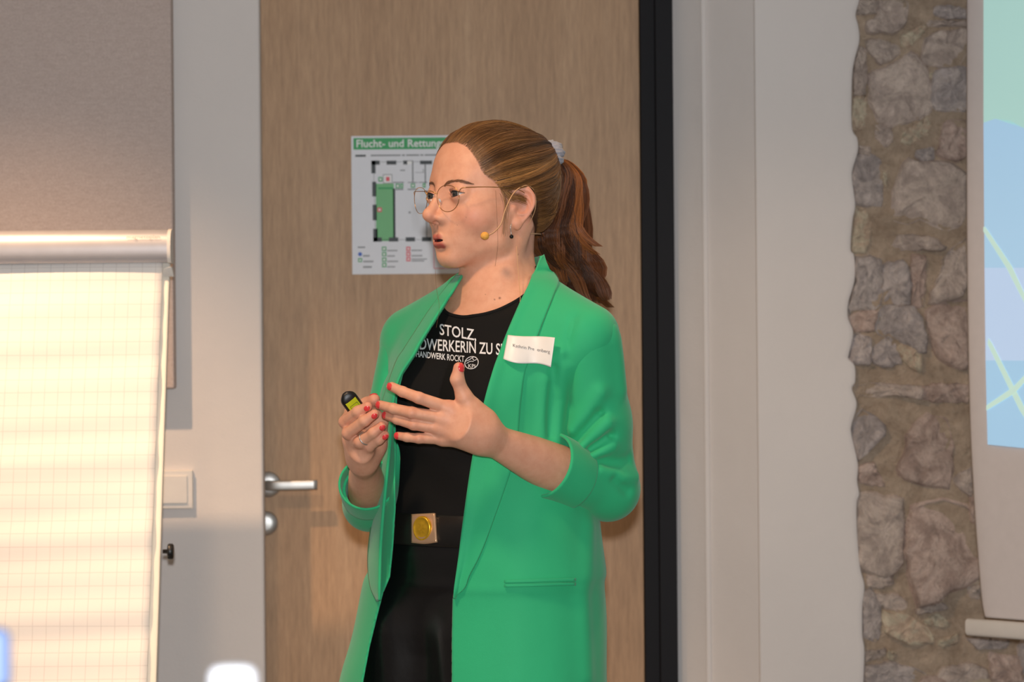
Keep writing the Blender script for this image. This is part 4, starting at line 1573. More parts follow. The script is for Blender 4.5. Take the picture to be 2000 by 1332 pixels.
def ring_cuff(name, E, W, t0, t1, r, th, flare=0.003):
    ax = W - E; L = np.linalg.norm(ax); ax = ax / L

    def f(p):
        pa = p - E.astype(F32)
        u = pa @ ax.astype(F32)
        pr = np.sqrt(np.maximum((pa * pa).sum(1) - u * u, 0))
        ang = np.arctan2(p[:, 2] - E[2], p[:, 1] - E[1])
        rr = r + flare * (u - L * t0) / (L * (t1 - t0)) + 0.0012 * np.sin(3 * ang + u * 60)
        d = np.abs(pr - rr) - th
        return sx(d, np.abs(u - L * (t0 + t1) / 2) - L * (t1 - t0) / 2, .004)
    mid = E + (W - E) * (t0 + t1) / 2
    return add_sdf(name, f, mid - .09, mid + .09, 0.0022, GREEN, blazer)


ring_cuff('sleeve_cuff', EL_, WL_, .27, .49, .0496, .0028, .001)

SFR = [([(790, 700), (768, 760), (752, 800)], .004, .010), ([(760, 730), (745, 800)], -.004, .009)]


def f_slvR0(p):
    mid = SR_ + (ER_ - SR_) * .5
    d = rc(p, SR_ + np.array((-0.002, 0, 0.014)), mid, .0555, .0470)
    d = ss(d, rc(p, mid, ER_, .0470, .0400), .02)
    fo_ = np.maximum(rc(p, ER_, ER_ + (WR_ - ER_) * .42, .0400, .0405), cutR(p))
    return ss(d, fo_, .02)


SRF = [(on(f_slvR0, a), b, c) for a, b, c in SFR]

def f_slvR(p):
    d = f_slvR0(p) - fold_amt(p, SRF)
    return np.maximum(d, -rc(p, ER_ + (WR_ - ER_) * .2, ER_ + (WR_ - ER_) * .6, .0340, .0375))


bx0 = np.minimum(np.minimum(SR_, ER_), WR_) - .09; bx1 = np.maximum(np.maximum(SR_, ER_), WR_) + .09
add_sdf('sleeve', f_slvR, bx0, bx1, 0.0032, GREEN, blazer)
ring_cuff('sleeve_cuff', ER_, WR_, .22, .46, .0415, .0022, .001)


# ---------------------------------------------------------------- lapels, collar, pocket
def ribbon(name, rows, n, mcols, f, off, roll, th, mat, parent, roll_w=0.25, fade=None):
    """rows: (xi, yi, Di|None, xo, yo, Do|None) from inner fold edge to outer edge"""
    a = np.array([[r[0], r[1], r[3], r[4]] for r in rows], float)
    q = spline(a, n)
    mk = np.interp(np.linspace(0, len(rows) - 1, n), range(len(rows)), [0 if r[2] is None else 1 for r in rows])
    dm = spline(np.array([[r[2] if r[2] is not None else 0, r[5] if r[5] is not None else 0] for r in rows], float), n) if any(r[2] is not None for r in rows) else np.zeros((n, 2))
    # explicit depth rows: hold the value where defined
    idx = [i for i, r in enumerate(rows) if r[2] is not None]
    if idx:
        dm = np.stack([np.interp(np.linspace(0, len(rows) - 1, n), idx, [rows[i][2] for i in idx]), np.interp(np.linspace(0, len(rows) - 1, n), idx, [rows[i][5] for i in idx])], 1)
    s = np.linspace(0, 1, mcols)
    X = q[:, 0:1] * (1 - s) + q[:, 2:3] * s; Y = q[:, 1:2] * (1 - s) + q[:, 3:4] * s
    D = march(f, X, Y, off)
    # the march may graze past the outline: pull far hits back to their neighbours
    for k in range(1, mcols): D[:, k] = np.where(D[:, k] > 4.9, D[:, k - 1], D[:, k])
    for k in range(mcols - 2, -1, -1): D[:, k] = np.where(D[:, k] > 4.9, D[:, k + 1], D[:, k])
    for _ in range(6): D[1:-1] = (D[:-2] + 2 * D[1:-1] + D[2:]) / 4
    D = D - roll * np.exp(-(s / roll_w) ** 2)[None]
    Dm = dm[:, 0:1] * (1 - s) + dm[:, 1:2] * s
    mk = np.clip(mk, 0, 1)[:, None]
    mk = mk * mk * (3 - 2 * mk)
    D = D * (1 - mk) + Dm * mk
    V = Pn(X, Y, D)
    o = link(name, grid_mesh(name, V), mat, parent)
    md = o.modifiers.new('t', 'SOLIDIFY'); md.thickness = th; md.offset = -1 if V[0, 0, 0] < V[0, -1, 0] else 1
    return o, V


LAPL = [(1055, 500, 4.562, 1059, 499, 4.572), (1046, 524, 4.548, 1069, 522, 4.562), (1035, 552, None, 1089, 550, None), (1025, 574, None, 1082, 576, None), (1014, 597, None, 1071, 604, None), (989, 655, None, 1053, 650, None), (974, 694, None, 1038, 694, None), (962, 726, None, 1024, 732, None),
        (944, 790, None, 1016, 790, None), (924, 890, None, 1006, 890, None), (904, 1030, None, 963, 1020, None), (897, 1085, None, 938, 1085, None), (891, 1125, None, 918, 1124, None), (887, 1150, None, 909, 1148, None), (884, 1168, None, 892, 1163, None)]
ribbon('lapel', LAPL, 90, 16, f_coat1, 0.0005, 0.007, 0.004, GREEN, blazer)
LAPR = [(905, 540, 4.575, 893, 541, 4.60), (886, 571, 4.545, 864, 576, 4.575), (869, 597, None, 838, 612, None), (839, 645, None, 806, 661, None), (823, 671, None, 790, 686, None), (811, 694, None, 776, 708, None), (786, 732, None, 758, 760, None),
        (773, 777, None, 748, 800, None), (766, 860, None, 743, 870, None), (757, 950, None, 735, 960, None), (752, 1000, None, 729, 1020, None), (747, 1070, None, 722, 1085, None), (745, 1140, None, 726, 1142, None), (744, 1172, None, 740, 1174, None)]
ribbon('lapel', LAPR, 80, 10, f_coat1, 0.001, 0.026, 0.004, GREEN, blazer, 0.8)
# back of the collar, standing round the neck
V = []
cn = np.array((NB[0] - 0.004, NB[1] + 0.006))
for k, a in enumerate(np.linspace(math.radians(42), math.radians(196), 40)):
    dx_ = BL * math.cos(a) - BF * math.sin(a)     # from her left, round the back, to her right
    back = math.sin(a)
    row = []
    for s_ in np.linspace(0, 1, 7):
        rr = 0.074 + 0.004 * max(0, back) + 0.012 * s_ ** 2 + 0.01 * (s_ - .3) * (s_ > .3)
        zt = 1.496 - 0.004 * max(0, back) - 0.040 * (k / 39.0) ** 3
        row.append((cn[0] + dx_[0] * rr, cn[1] + dx_[1] * rr, zt - 0.062 * s_))
    V.append(row)
V = np.array(V)
o = link('collar', grid_mesh('collar', V), GREEN, blazer)
md = o.modifiers.new('t', 'SOLIDIFY'); md.thickness = 0.006; md.offset = 0
# welt pocket: two narrow lips round a slit
for y0, y1 in ((1130, 1135.5), (1138, 1143.5)):
    rows = [(985, y0 + 3, None, 985, y1 + 3, None), (1040, y0 + 1.5, None, 1040, y1 + 1.5, None), (1080, y0, None, 1080, y1, None), (1123, y0 - 1, None, 1123, y1 - 1, None)]
    ribbon('pocket_welt', rows, 24, 5, f_coat1, 0.0012, 0.0012, 0.003, GREEN, blazer, 3.0)

# ---------------------------------------------------------------- top, belt, trousers, shoes
def f_top(p):
    l, w_, z = tlocal(p)
    q = np.stack([l, w_, z], 1)
    d = f_torso(p)
    i = z > 1.30
    if i.any(): d[i] = np.minimum(d[i], f_neck(p[i]))
    d = d - F32(0.0045)
    d = d - F32(0.0012) * np.sin(z * 60 + l * 40).astype(F32) * (z < 1.2)
    nk = ell(q, (0.004, 0.026, 1.449), (.088, .080, .074))
    d = sx(d, -nk, .003)
    return sx(d, F32(1.035) - z, .002)


top = add_sdf('t_shirt', f_top, (-.30, 4.38, 1.02), (.22, 4.82, 1.48), 0.0032, BLACKT, person)
top['label'] = 'black round neck t-shirt with white lettering'
# neckline binding
rim = []
zz = np.linspace(1.376, 1.47, 60); qz = (zz - 1.449) / .074; rz_ = np.sqrt(1 - qz * qz)
for a in np.linspace(-1.9, 1.75, 60):
    pts = np.array([W3(0.004 + .088 * r * math.sin(a), 0.026 + .080 * r * math.cos(a), z) for z, r in zip(zz, rz_)])
    v = np.abs(np.minimum(f_torso(pts.astype(F32)), f_neck(pts.astype(F32))) - 0.0035)
    rim.append(pts[int(np.argmin(v))])
rim = np.array(rim)
for _ in range(4): rim[1:-1] = (rim[:-2] + 2 * rim[1:-1] + rim[2:]) / 4
tube('neckline_binding', rim, 0.0032, BLACKT, top, 8)


def f_trs(p): return f_hips(p, 0.003)


trs = add_sdf('trousers', f_trs, (-.36, 4.38, .02), (.22, 4.86, 1.09), 0.005, LEATHER, person)
for s in (1, -1):
    bm = bmesh.new()
    bmesh.ops.create_uvsphere(bm, u_segments=24, v_segments=14, radius=1)
    for q in bm.verts:
        x, y, z = q.co
        k = 1 - 0.25 * max(0, y)
        p = W3(s * .09 + x * .040 * k, 0.035 + y * .125, 0.0)
        q.co = (p[0], p[1], max(0.0, 0.035 + z * (.04 if y > 0 else .055)))
    bm_obj('shoe', bm, LEATHER, person)

# belt
BELTM = flat('belt_leather', srgb(30, 27, 25), 0.35, var=0.15, scale=20, bmp=0.1)
belt_n = 120
Vb = []
for a in np.linspace(0, 2 * math.pi, belt_n + 1):
    row = []
    for s_, rr in ((0, .004), (0.08, .0075), (.5, .008), (.92, .0075), (1, .004)):
        z = 1.0845 - 0.049 * s_
        A_ = float(np.interp(z, *zip(*TA))) + .004 + rr; B_ = float(np.interp(z, *zip(*TB))) + .004 + rr
        e = 2 / 2.3
        ca_, sa_ = math.cos(a), math.sin(a)
        row.append(W3(A_ * math.copysign(abs(ca_) ** e, ca_), B_ * math.copysign(abs(sa_) ** e, sa_), z))
    Vb.append(row)
belt = link('belt', grid_mesh('belt', np.array(Vb)), BELTM, person)
GOLD = flat('polished_gold', srgb(238, 184, 48), 0.34, 0.55, var=0.12, scale=120)
PGOLD = flat('pale_gold', srgb(222, 178, 140), 0.3, 0.5, var=0.06)


def f_belt(p):
    l, w_, z = tlocal(p)
    return loft(l, w_, z, TA, TB) - F32(0.0125)


rows = [(803, 1004, None, 803, 1060, None), (826, 1003, None, 828, 1062, None), (848, 1002, None, 852, 1059, None)]
buckle, BV = ribbon('buckle', rows, 20, 12, f_belt, 0.004, 0.0, 0.005, PGOLD, belt)
cpt = np.array(P(825, 1032, float(march(f_belt, [825.], [1032.], .0045)[0])))
ux = np.array(P(835, 1032, float(march(f_belt, [835.], [1032.], .0045)[0]))) - np.array(P(815, 1032, float(march(f_belt, [815.], [1032.], .0045)[0])))
ux /= np.linalg.norm(ux); uz = np.array((0, 0, 1.0)); un = np.cross(ux, uz)
if un[1] > 0: un = -un
v, f = [], []
rings = [(1.0, -.002), (1.0, .0015), (.95, .003), (.86, .003), (.80, .0016), (.45, .0024), (.08, .0028)]
for k, (r, h) in enumerate(rings):
    for j in range(40):
        a = 2 * math.pi * j / 40
        rel = 0.0009 * math.sin(5 * a) * math.sin(9 * r * 3) if 0.05 < r < .8 else 0
        v.append(cpt + ux * (.0185 * r * math.cos(a)) + uz * (.0195 * r * math.sin(a)) + un * (h + rel))
for k in range(len(rings) - 1):
    for j in range(40): f.append((k * 40 + j, k * 40 + (j + 1) % 40, (k + 1) * 40 + (j + 1) % 40, (k + 1) * 40 + j))
f.append(tuple(6 * 40 + j for j in range(40)))
bm = bmesh.new(); vv = [bm.verts.new(q) for q in v]
for q in f: bm.faces.new([vv[i] for i in q])
med = bm_obj('buckle_medallion', bm, GOLD, buckle)

# ---------------------------------------------------------------- lettering on the top, name sticker
INKW = flat('white_flock_print', srgb(226, 226, 228), 0.7, var=0.02)


def shirt_text(name, s, x0, y0, x1, y1, hpx, shear=0, bold=0.0, x_a=0.0, x_b=1.0, lift=0.0008, f=None, mat=None, parent=None):
    """letters laid on the cloth; the text runs from (x0,y0) to (x1,y1) along its base line"""
    f = f or f_top
    tv, tf = text_mesh(s, 1.0, shear, bold)
    bm = bmesh.new()
    vs = [bm.verts.new(q) for q in tv]
    for q in tf:
        try: bm.faces.new([vs[i] for i in q])
        except ValueError: pass
    bmesh.ops.triangulate(bm, faces=bm.faces[:])
    tv = np.array([tuple(q.co) for q in bm.verts]); bm.verts.index_update()
    tf = [tuple(q.index for q in fc.verts) for fc in bm.faces]
    bm.free()
    w_ = tv[:, 0].max(); h_ = 0.73
    u = tv[:, 0] / w_
    X = x0 + (x1 - x0) * u; Y = y0 + (y1 - y0) * u - tv[:, 1] / h_ * hpx
    D = march(f, X, Y, lift)
    return link(name, mesh_from(name, Pn(X, Y, D), tf), mat or INKW, parent or top, False)


shirt_text('lettering', 'STOLZ,', 858, 653, 930, 665, 22, 0, .012)
shirt_text('lettering', 'HANDWERKERIN ZU SEIN', 776, 679, 1006, 695, 23, 0, .012)
shirt_text('lettering', '#HANDWERK ROCKT', 806, 696, 907, 707, 12.5, 0, .012)
# round crest: ring, three strokes and the letters
ang = np.linspace(0, 2 * math.pi, 49)
cxm, cym = 921, 708.5
ring = on(f_top, [(cxm + 13 * math.cos(a) + 1.5 * math.sin(a), cym - 12 * math.sin(a)) for a in ang], 0.0008)
crest = tube('crest', ring, 0.0007, INKW, top, 6)
for pl in ([(909, 706), (918, 702), (922, 699), (926, 704), (931, 702)], [(911, 710), (918, 706), (925, 706)], [(922, 699), (926, 697), (930, 698)]):
    tube('crest_stroke', on(f_top, spline(pl, 12).tolist(), 0.0008), 0.0006, INKW, crest, 5)
shirt_text('crest_letters', 'KPI', 914, 718, 928, 719, 8, 0, .0, parent=crest)

STICK = flat('white_sticker', srgb(240, 234, 226), 0.4, var=0.01)
rows = []
for k, x in enumerate((0, .15, .3, .45, .55, .7, .85, 1.0)):
    yo = 4 * math.sin(x * 5.5 + 0.3)
    rows.append((992 + (1084 - 992) * x, 654 + 6 * x + yo * .3, None, 983 + (1076 - 983) * x, 700 + 19 * x + yo, None))


def f_stk(p):
    X, Y = px_of(p)
    return f_coat1(p) - F32(0.010) - (F32(0.004) * np.sin((X - 985) / 100 * 8.0)).astype(F32)


stk, SVv = ribbon('name_sticker', rows, 40, 16, f_stk, 0.001, 0.0, 0.0006, STICK, blazer)
shirt_text('sticker_lettering', 'Kathrin Pre  enberg', 1001, 677, 1074, 690, 6.5, 0, .0, lift=0.0026, f=f_stk, mat=flat('print_grey', srgb(104, 96, 92), .6), parent=stk)
# ================================================================ hair
def mat_hair(name, c1, c2, c3):
    m, t, b = nt(name)
    at = t.nodes.new('ShaderNodeAttribute'); at.attribute_name = 'shade'
    t.links.new(ramp(t, at.outputs['Fac'], [(0.0, c1), (0.5, c2), (1.0, c3)]), b.inputs['Base Color'])
    b.inputs['Roughness'].default_value = 0.42
    b.inputs['Specular IOR Level'].default_value = 0.55
    return m


HAIR = mat_hair('brown_hair', srgb(62, 38, 20), srgb(124, 84, 46), srgb(196, 142, 82))
HAIRT = mat_hair('auburn_hair', srgb(50, 26, 14), srgb(118, 66, 32), srgb(206, 122, 56))


def strands(name, paths, rad, shade, mat, parent, sides=3):
    """many thin strands in one mesh; paths: n x k x 3, rad: n x k, shade: n"""
    paths = np.asarray(paths, float); n, k, _ = paths.shape
    rad = np.broadcast_to(rad, (n, k))
    t = np.gradient(paths, axis=1)
    t /= np.linalg.norm(t, axis=2, keepdims=True) + 1e-12
    ref = np.array((0.31, 0.52, 0.79))
    a = np.cross(t, ref); a /= np.linalg.norm(a, axis=2, keepdims=True) + 1e-12
    b = np.cross(t, a)
    ang = np.arange(sides) * 2 * np.pi / sides
    V = paths[:, :, None, :] + rad[:, :, None, None] * (np.cos(ang)[None, None, :, None] * a[:, :, None, :] + np.sin(ang)[None, None, :, None] * b[:, :, None, :])
    V = V.reshape(-1, 3)
    base_ = (np.arange(n) * k * sides)[:, None, None]
    i = (np.arange(k - 1) * sides)[None, :, None]
    j = np.arange(sides)[None, None, :]; j2 = (j + 1) % sides
    q = np.stack([base_ + i + j, base_ + i + j2, base_ + i + sides + j2, base_ + i + sides + j], -1).reshape(-1, 4)
    me = np_mesh(name, V, q)
    at = me.attributes.new('shade', 'FLOAT', 'POINT')
    at.data.foreach_set('value', np.repeat(shade, k * sides).astype(np.float32))
    return link(name, me, mat, parent)


TIE = np.array((0.0, -.1065, .060))            # in head space
HCN = np.array((0.0, -.012, .022))             # centre the strands swing round
# hair line on one side (mirrored): forehead, temple, before the ear, behind the ear, nape
HLINE = [(0.000, .0760, .0850), (.012, .0745, .0845), (.026, .0690, .0800), (.040, .0610, .0680), (.0505, .0550, .0520), (.0560, .0510, .0390),
         (.0610, .0460, .0290), (.0670, .0340, .0180), (.0715, .0200, .0040), (.0730, .0100, .0080), (.0740, -.004, .0150), (.0755, -.018, .0150), (.0740, -.032, .0020),
         (.0690, -.042, -.0220), (.0580, -.054, -.0460), (.0400, -.066, -.0580), (.0180, -.073, -.0620), (0.0, -.075, -.0630)]
hl = spline(HLINE, 200)


def f_hair0(q):
    m = q.copy(); m[:, 0] = np.abs(m[:, 0])
    d = ell(m, (0, -.016, .030), (.0760, .0940, .0815))
    d = ss(d, ell(m, (0, .026, .036), (.0650, .0580, .0590)), .03)
    d = ss(d, ell(m, (0, -.030, -.010), (.0690, .0760, .0600)), .03)
    d = ss(d, ell(m, (0, -.072, .050), (.0480, .0360, .0400)), .03)
    return d


# angle limit of the cap around the tie direction, measured in head space directions
td = TIE - HCN; td /= np.linalg.norm(td)
e1 = np.cross(td, (1, 0, 0)); e1 /= np.linalg.norm(e1); e2 = np.cross(td, e1)


def polar(q):
    d = q - HCN
    d = d / (np.linalg.norm(d, axis=1, keepdims=True) + 1e-9)
    th = np.arccos(np.clip(d @ td, -1, 1)); ph = np.arctan2(d @ e2, d @ e1)
    return th, ph


full = np.concatenate([hl, (hl * (-1, 1, 1))[::-1]])
hth, hph = polar(full)
o_ = np.argsort(hph); hph = hph[o_]; hth = hth[o_]


def edge_th(ph): return np.interp(ph, np.r_[hph - 2 * np.pi, hph, hph + 2 * np.pi], np.r_[hth, hth, hth])


def f_cap(p):
    q = to_head(p)
    d = f_hair0(q) - F32(0.0005)
    th, ph = polar(q.astype(float))
    lim = (th - edge_th(ph) + 0.02) * 0.075
    return sx(d * F32(HS), lim.astype(F32), .006)


CAPM = flat('hair_base', srgb(74, 48, 28), 0.7, var=0.2, scale=200)
Vc, Qc = mesh_sdf(f_cap, HC - .15, HC + .16, 0.0028, newton=1)
hair = link('hair', np_mesh('hair', Vc, Qc), CAPM, person)
hair['label'] = 'brown hair combed back into a ponytail'


def cap_radius(dirs):
    """distance from HCN to the hair surface along unit directions"""
    lo_ = np.full(len(dirs), 0.05); hi_ = np.full(len(dirs), 0.16)
    for _ in range(22):
        mid = (lo_ + hi_) / 2
        ins_ = f_hair0((HCN + dirs * mid[:, None]).astype(F32)) < 0
        lo_ = np.where(ins_, mid, lo_); hi_ = np.where(ins_, hi_, mid)
    return lo_


NS, NK = 9500, 16
ph = rng.uniform(-np.pi, np.pi, NS)
th0 = edge_th(ph) + .03 - np.abs(rng.normal(0, .045, NS)) - 0.45 * (rng.uniform(0, 1, NS) < .35) * rng.uniform(0, 1, NS)
u = np.linspace(0, 1, NK)
lock = np.floor((ph + np.pi) / (2 * np.pi) * 46).astype(int)
lk = rng.normal(0, 1, 64)[lock]
# strands curve: the azimuth drifts so the combing sags a little towards the nape
TH = th0[:, None] * (1 - u) + 0.16 * u
sag = (0.10 * np.sin(np.pi * u))[None] * np.sign(ph)[:, None] * np.where(np.abs(ph) < 2.6, 1, .2)[:, None]
PHI = ph[:, None] + sag * 0.0 + 0.02 * np.sin(u * 5 + lk[:, None])
D3 = (np.cos(TH)[..., None] * td + np.sin(TH)[..., None] * (np.cos(PHI)[..., None] * e1 + np.sin(PHI)[..., None] * e2))
D3[..., 2] -= (0.10 * np.sin(np.pi * u))[None] * np.clip(np.abs(D3[..., 0]) * 1.6, 0, 1)
D3 /= np.linalg.norm(D3, axis=2, keepdims=True)
D = D3.reshape(-1, 3)
R = cap_radius(D).reshape(NS, NK)
lift = 0.0006 + np.abs(rng.normal(0, .0008, NS))[:, None] + (0.0030 * np.maximum(0, np.sin(ph * 19 + 2 * np.sin(ph * 7)))[:, None] * np.sin(np.pi * np.clip(u, 0, 1))[None]) + 0.0006 * np.sin(9 * u[None] + rng.uniform(0, 6, NS)[:, None])
lift = lift * np.clip(u * 8, 0.1, 1)[None]
Hp = HCN + D.reshape(NS, NK, 3) * (R + lift)[..., None]
Hw = HC + (Hp * HS) @ HM.T
shade = np.clip(0.46 + 0.10 * lk + 0.10 * np.sin(ph * 17 + 2 * np.sin(ph * 5)) + rng.normal(0, .13, NS), 0, 1)
rr = 0.00034 * np.clip(1.2 - 0.9 * (1 - np.clip(u * 9, 0, 1)), .25, 1)
o = strands('hair_strands', Hw, rr[None], shade, HAIR, hair)
o['kind'] = 'stuff'

# a loose wisp in front of the ear
wis = []
for k in range(120):
    j = rng.normal(0, .0026, 3) * (.4, 1, 1.4)
    a = np.array([(.0640, .030, .020), (.0700, .0200, .006), (.0745, .0110, -.004), (.0790, .0000, -.006), (.0810, -.012, -.010)]) + j
    if k % 5 == 0: a = np.array([(.0630, .032, .022), (.0690, .0220, .004), (.0715, .0180, -.016), (.0700, .0190, -.034), (.0680, .0200, -.060)]) + j * (1, 1, 1)
    wis.append(from_head(spline(a, 16)))
wr_ = np.linspace(.00032, .00012, 16)
strands('hair_wisps', np.array(wis), wr_[None], rng.uniform(.3, .9, len(wis)), HAIR, hair)['kind'] = 'stuff'
one = [np.array([P(968, 372, 4.50), P(971, 430, 4.497), P(972, 480, 4.50), P(967, 520, 4.505)]), np.array([P(850, 525, 4.50), P(852, 560, 4.46), P(858, 600, 4.44), P(852, 640, 4.44)])]
strands('hair_wisps', np.array([spline(a, 20) for a in one]), np.full((1, 20), .00022), np.array((.4, .4)), HAIR, hair)['kind'] = 'stuff'

# ---------------------------------------------------------------- ponytail: wavy locks from the tie
tie_w = from_head(TIE + (0, -.012, .002))
cen = np.array([np.array(P(x, y, d)) for x, y, d in ((1068, 308, 4.682), (1090, 318, 4.70), (1106, 352, 4.715), (1098, 402, 4.720), (1090, 452, 4.720), (1106, 500, 4.722), (1130, 540, 4.725), (1150, 572, 4.725), (1172, 600, 4.725))])
wid = np.array((.016, .020, .029, .038, .046, .041, .037, .029, .014))
KP = 46
cu = spline(cen, KP); wu = np.interp(np.linspace(0, 8, KP), range(9), wid)
pt_, sh_, rd_ = [], [], []
NL = 46
for L_ in range(NL):
    a0 = rng.uniform(0, 2 * np.pi); r0 = math.sqrt(rng.uniform(0.02, 1))
    wph = rng.uniform(0, 6); amp = rng.uniform(.006, .014); tw = rng.uniform(-1.6, 1.6); frq = rng.uniform(12, 19)
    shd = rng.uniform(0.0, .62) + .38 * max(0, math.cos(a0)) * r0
    end = rng.uniform(.72, 1.0)
    flick = rng.normal(0, .007, 3) + (np.array((.030, 0, .012)) if L_ % 12 == 0 else 0)
    if L_ % 12 == 0: end = rng.uniform(.60, .68); a0 = rng.uniform(-.5, .3); r0 = .8; shd = .7; amp = .004
    for s_ in range(120):
        uu = np.linspace(0, end, KP)
        c = np.stack([np.interp(uu, np.linspace(0, 1, KP), cu[:, i]) for i in range(3)], 1)
        w_ = np.interp(uu, np.linspace(0, 1, KP), wu)
        a = a0 + tw * uu
        rl = r0 * w_
        ja, jr = rng.uniform(0, 6.28), math.sqrt(rng.uniform(0, 1)) * (.0034 + .0085 * np.clip(uu * 1.6, 0, 1) * (1 - 0.6 * np.clip((uu - end * .8) / (end * .2), 0, 1)))
        x = rl * np.cos(a) + jr * math.cos(ja) + amp * np.sin(uu * frq + wph) * np.clip(uu * 2 - .3, 0, 1)
        y = rl * np.sin(a) * .75 + jr * math.sin(ja) + amp * .6 * np.cos(uu * frq * .9 + wph) * np.clip(uu * 2 - .3, 0, 1)
        tip = np.clip((uu / end - .62) / .38, 0, 1)[:, None] ** 2 * flick[None]
        pt_.append(c + np.stack([x, y, np.zeros(KP)], 1) + tip)
        sh_.append(shd + rng.normal(0, .1)); rd_.append(.00038 * np.clip((1.02 - np.linspace(0, 1, KP)) * 5, .2, 1))
o = strands('ponytail', np.array(pt_)[:, ::2], np.array(rd_)[:, ::2], np.clip(np.array(sh_), 0, 1), HAIRT, hair)
o['kind'] = 'stuff'
# hair gathered below the tie, from the nape up
pt_, sh_ = [], []
for k in range(1400):
    s_ = rng.uniform(-1, 1)
    a = np.array([(s_ * .062, -.060 - .012 * (1 - abs(s_)), -.058 + .030 * abs(s_)), (s_ * .060, -.080 - .014 * (1 - abs(s_)), -.020), (s_ * .040, -.104, .022), (s_ * .012, -.116, .056)]) + rng.normal(0, .0022, 3)
    pt_.append(from_head(spline(a, 14))); sh_.append(rng.uniform(.05, .7))
strands('nape_hair', np.array(pt_), np.full((1, 14), .00045), np.array(sh_), HAIR, hair)['kind'] = 'stuff'

# scrunchie: a ruched grey ring
SCRM = mat_cloth('grey_scrunchie', srgb(150, 150, 158), 0.9, 500, 0.12)
ax = np.array(cu[6] - cu[0]); ax /= np.linalg.norm(ax)
n1, n2 = (np.array(q) for q in frame_of(ax))
c0 = cu[0] * .75 + cu[4] * .25
v, f = [], []
nA, nB = 120, 20
for i in range(nA):
    a = 2 * math.pi * i / nA
    rad = n1 * math.cos(a) + n2 * math.sin(a)
    rt = .0090 + .0022 * math.sin(a * 11) + .0012 * math.sin(a * 23 + 1)
    for j in range(nB):
        b_ = 2 * math.pi * j / nB
        k = 1 + .12 * math.sin(a * 31 + 3 * math.sin(b_ * 2))
        v.append(c0 + rad * (.0195 + rt * k * math.cos(b_)) + ax * (rt * 1.15 * k * math.sin(b_)))
for i in range(nA):
    for j in range(nB):
        i2, j2 = (i + 1) % nA, (j + 1) % nB
        f.append((i * nB + j, i2 * nB + j, i2 * nB + j2, i * nB + j2))
o = link('scrunchie', mesh_from('scrunchie', v, f), SCRM, hair)
o['label'] = 'ruched grey hair tie'

# ---------------------------------------------------------------- brows and lashes
BROW = flat('brow_hair', srgb(110, 74, 50), 0.6, var=0.1)
LASH = flat('lash_black', srgb(26, 18, 16), 0.5, var=0.1)
for s in (1, -1):
    bp = spline([(.0115, .0885, .0140), (.020, .0870, .0180), (.030, .0815, .0205), (.040, .0735, .0200), (.0475, .0650, .0165)], 40)
    ii = rng.integers(0, 38, 280)
    t_ = (ii / 39)[:, None]
    a = bp[ii] + rng.normal(0, 1, (280, 3)) * np.concatenate([np.full((280, 1), .0005), np.full((280, 1), .0004), .0010 * (1 - .6 * t_)], 1)
    dv = bp[np.minimum(ii + 4, 39)] - bp[ii]; dv = dv / (np.linalg.norm(dv, axis=1, keepdims=True) + 1e-9)
    e = a + dv * .006 + np.concatenate([0 * t_, 0 * t_, .0018 * (1 - t_)], 1)
    seg = np.linspace(0, 1, 5)[None, :, None]
    q = (a[:, None] * (1 - seg) + e[:, None] * seg).reshape(-1, 3)
    for _ in range(5):
        d = f_face(q.astype(F32))
        g = np.stack([(f_face((q + dd).astype(F32)) - f_face((q - dd).astype(F32))) / .0006 for dd in np.eye(3) * .0003], 1)
        g /= np.linalg.norm(g, axis=1, keepdims=True) + 1e-9
        q = q - (d - .0004)[:, None] * g
    paths = from_head(q * (s, 1, 1)).reshape(280, 5, 3)
    strands('eyebrow', np.array(paths), np.array([.00030, .00034, .0003, .0002, .0001])[None] * .62, np.zeros(len(paths)), BROW, body)['kind'] = 'stuff'
    # upper lid line and lashes
    lp = []
    for x in np.linspace(-.0125, .0140, 24):
        z = .0004 + .07 * x + (math.sqrt(max(0, .0245 ** 2 - x * x)) - (.0245 - .0048) - .0002)
        y = math.sqrt(max(1e-8, (ER + .0012) ** 2 - x * x - z * z))
        lp.append(np.array((EYE[0] + .0006 + x, EYE[1] + y, EYE[2] + z)))
    lp = np.array(lp)
    tube('lash_line', from_head(lp * (s, 1, 1)), np.interp(range(24), [0, 6, 20, 23], [.0004, .0009, .0010, .0004]), LASH, body, 6)
    paths = []
    for k in range(60):
        t_ = rng.uniform(0, 1); i = int(t_ * 23)
        a = lp[i]
        out = np.array((.25 + .9 * (t_ - .35), 1.0, .35)); out /= np.linalg.norm(out)
        L_ = .0046 * (0.55 + .45 * math.sin(math.pi * min(1, t_ * 1.1)))
        q = np.array([a, a + out * L_ * .5 + (0, 0, .0002), a + out * L_ * .85 + (0, 0, .0016), a + out * L_ + (0, 0, .003)])
        paths.append(from_head(q * (s, 1, 1)))
    strands('eyelashes', np.array(paths), np.array([.00022, .0002, .00014, .0001])[None], np.zeros(60), LASH, body)['kind'] = 'stuff'
    lo_ = lp.copy(); lo_[:, 2] = 2 * (.0004 + .07 * (lp[:, 0] - EYE[0])) - lp[:, 2] 
    yy = np.sqrt(np.maximum(1e-8, (ER + .0009) ** 2 - (lo_[:, 0] - EYE[0]) ** 2 - (lo_[:, 2]) ** 2)); lo_[:, 1] = EYE[1] + yy
    tube('lash_line', from_head(lo_ * (s, 1, 1)), .00035, flat('lid_shadow', srgb(120, 74, 60), .6), body, 5)

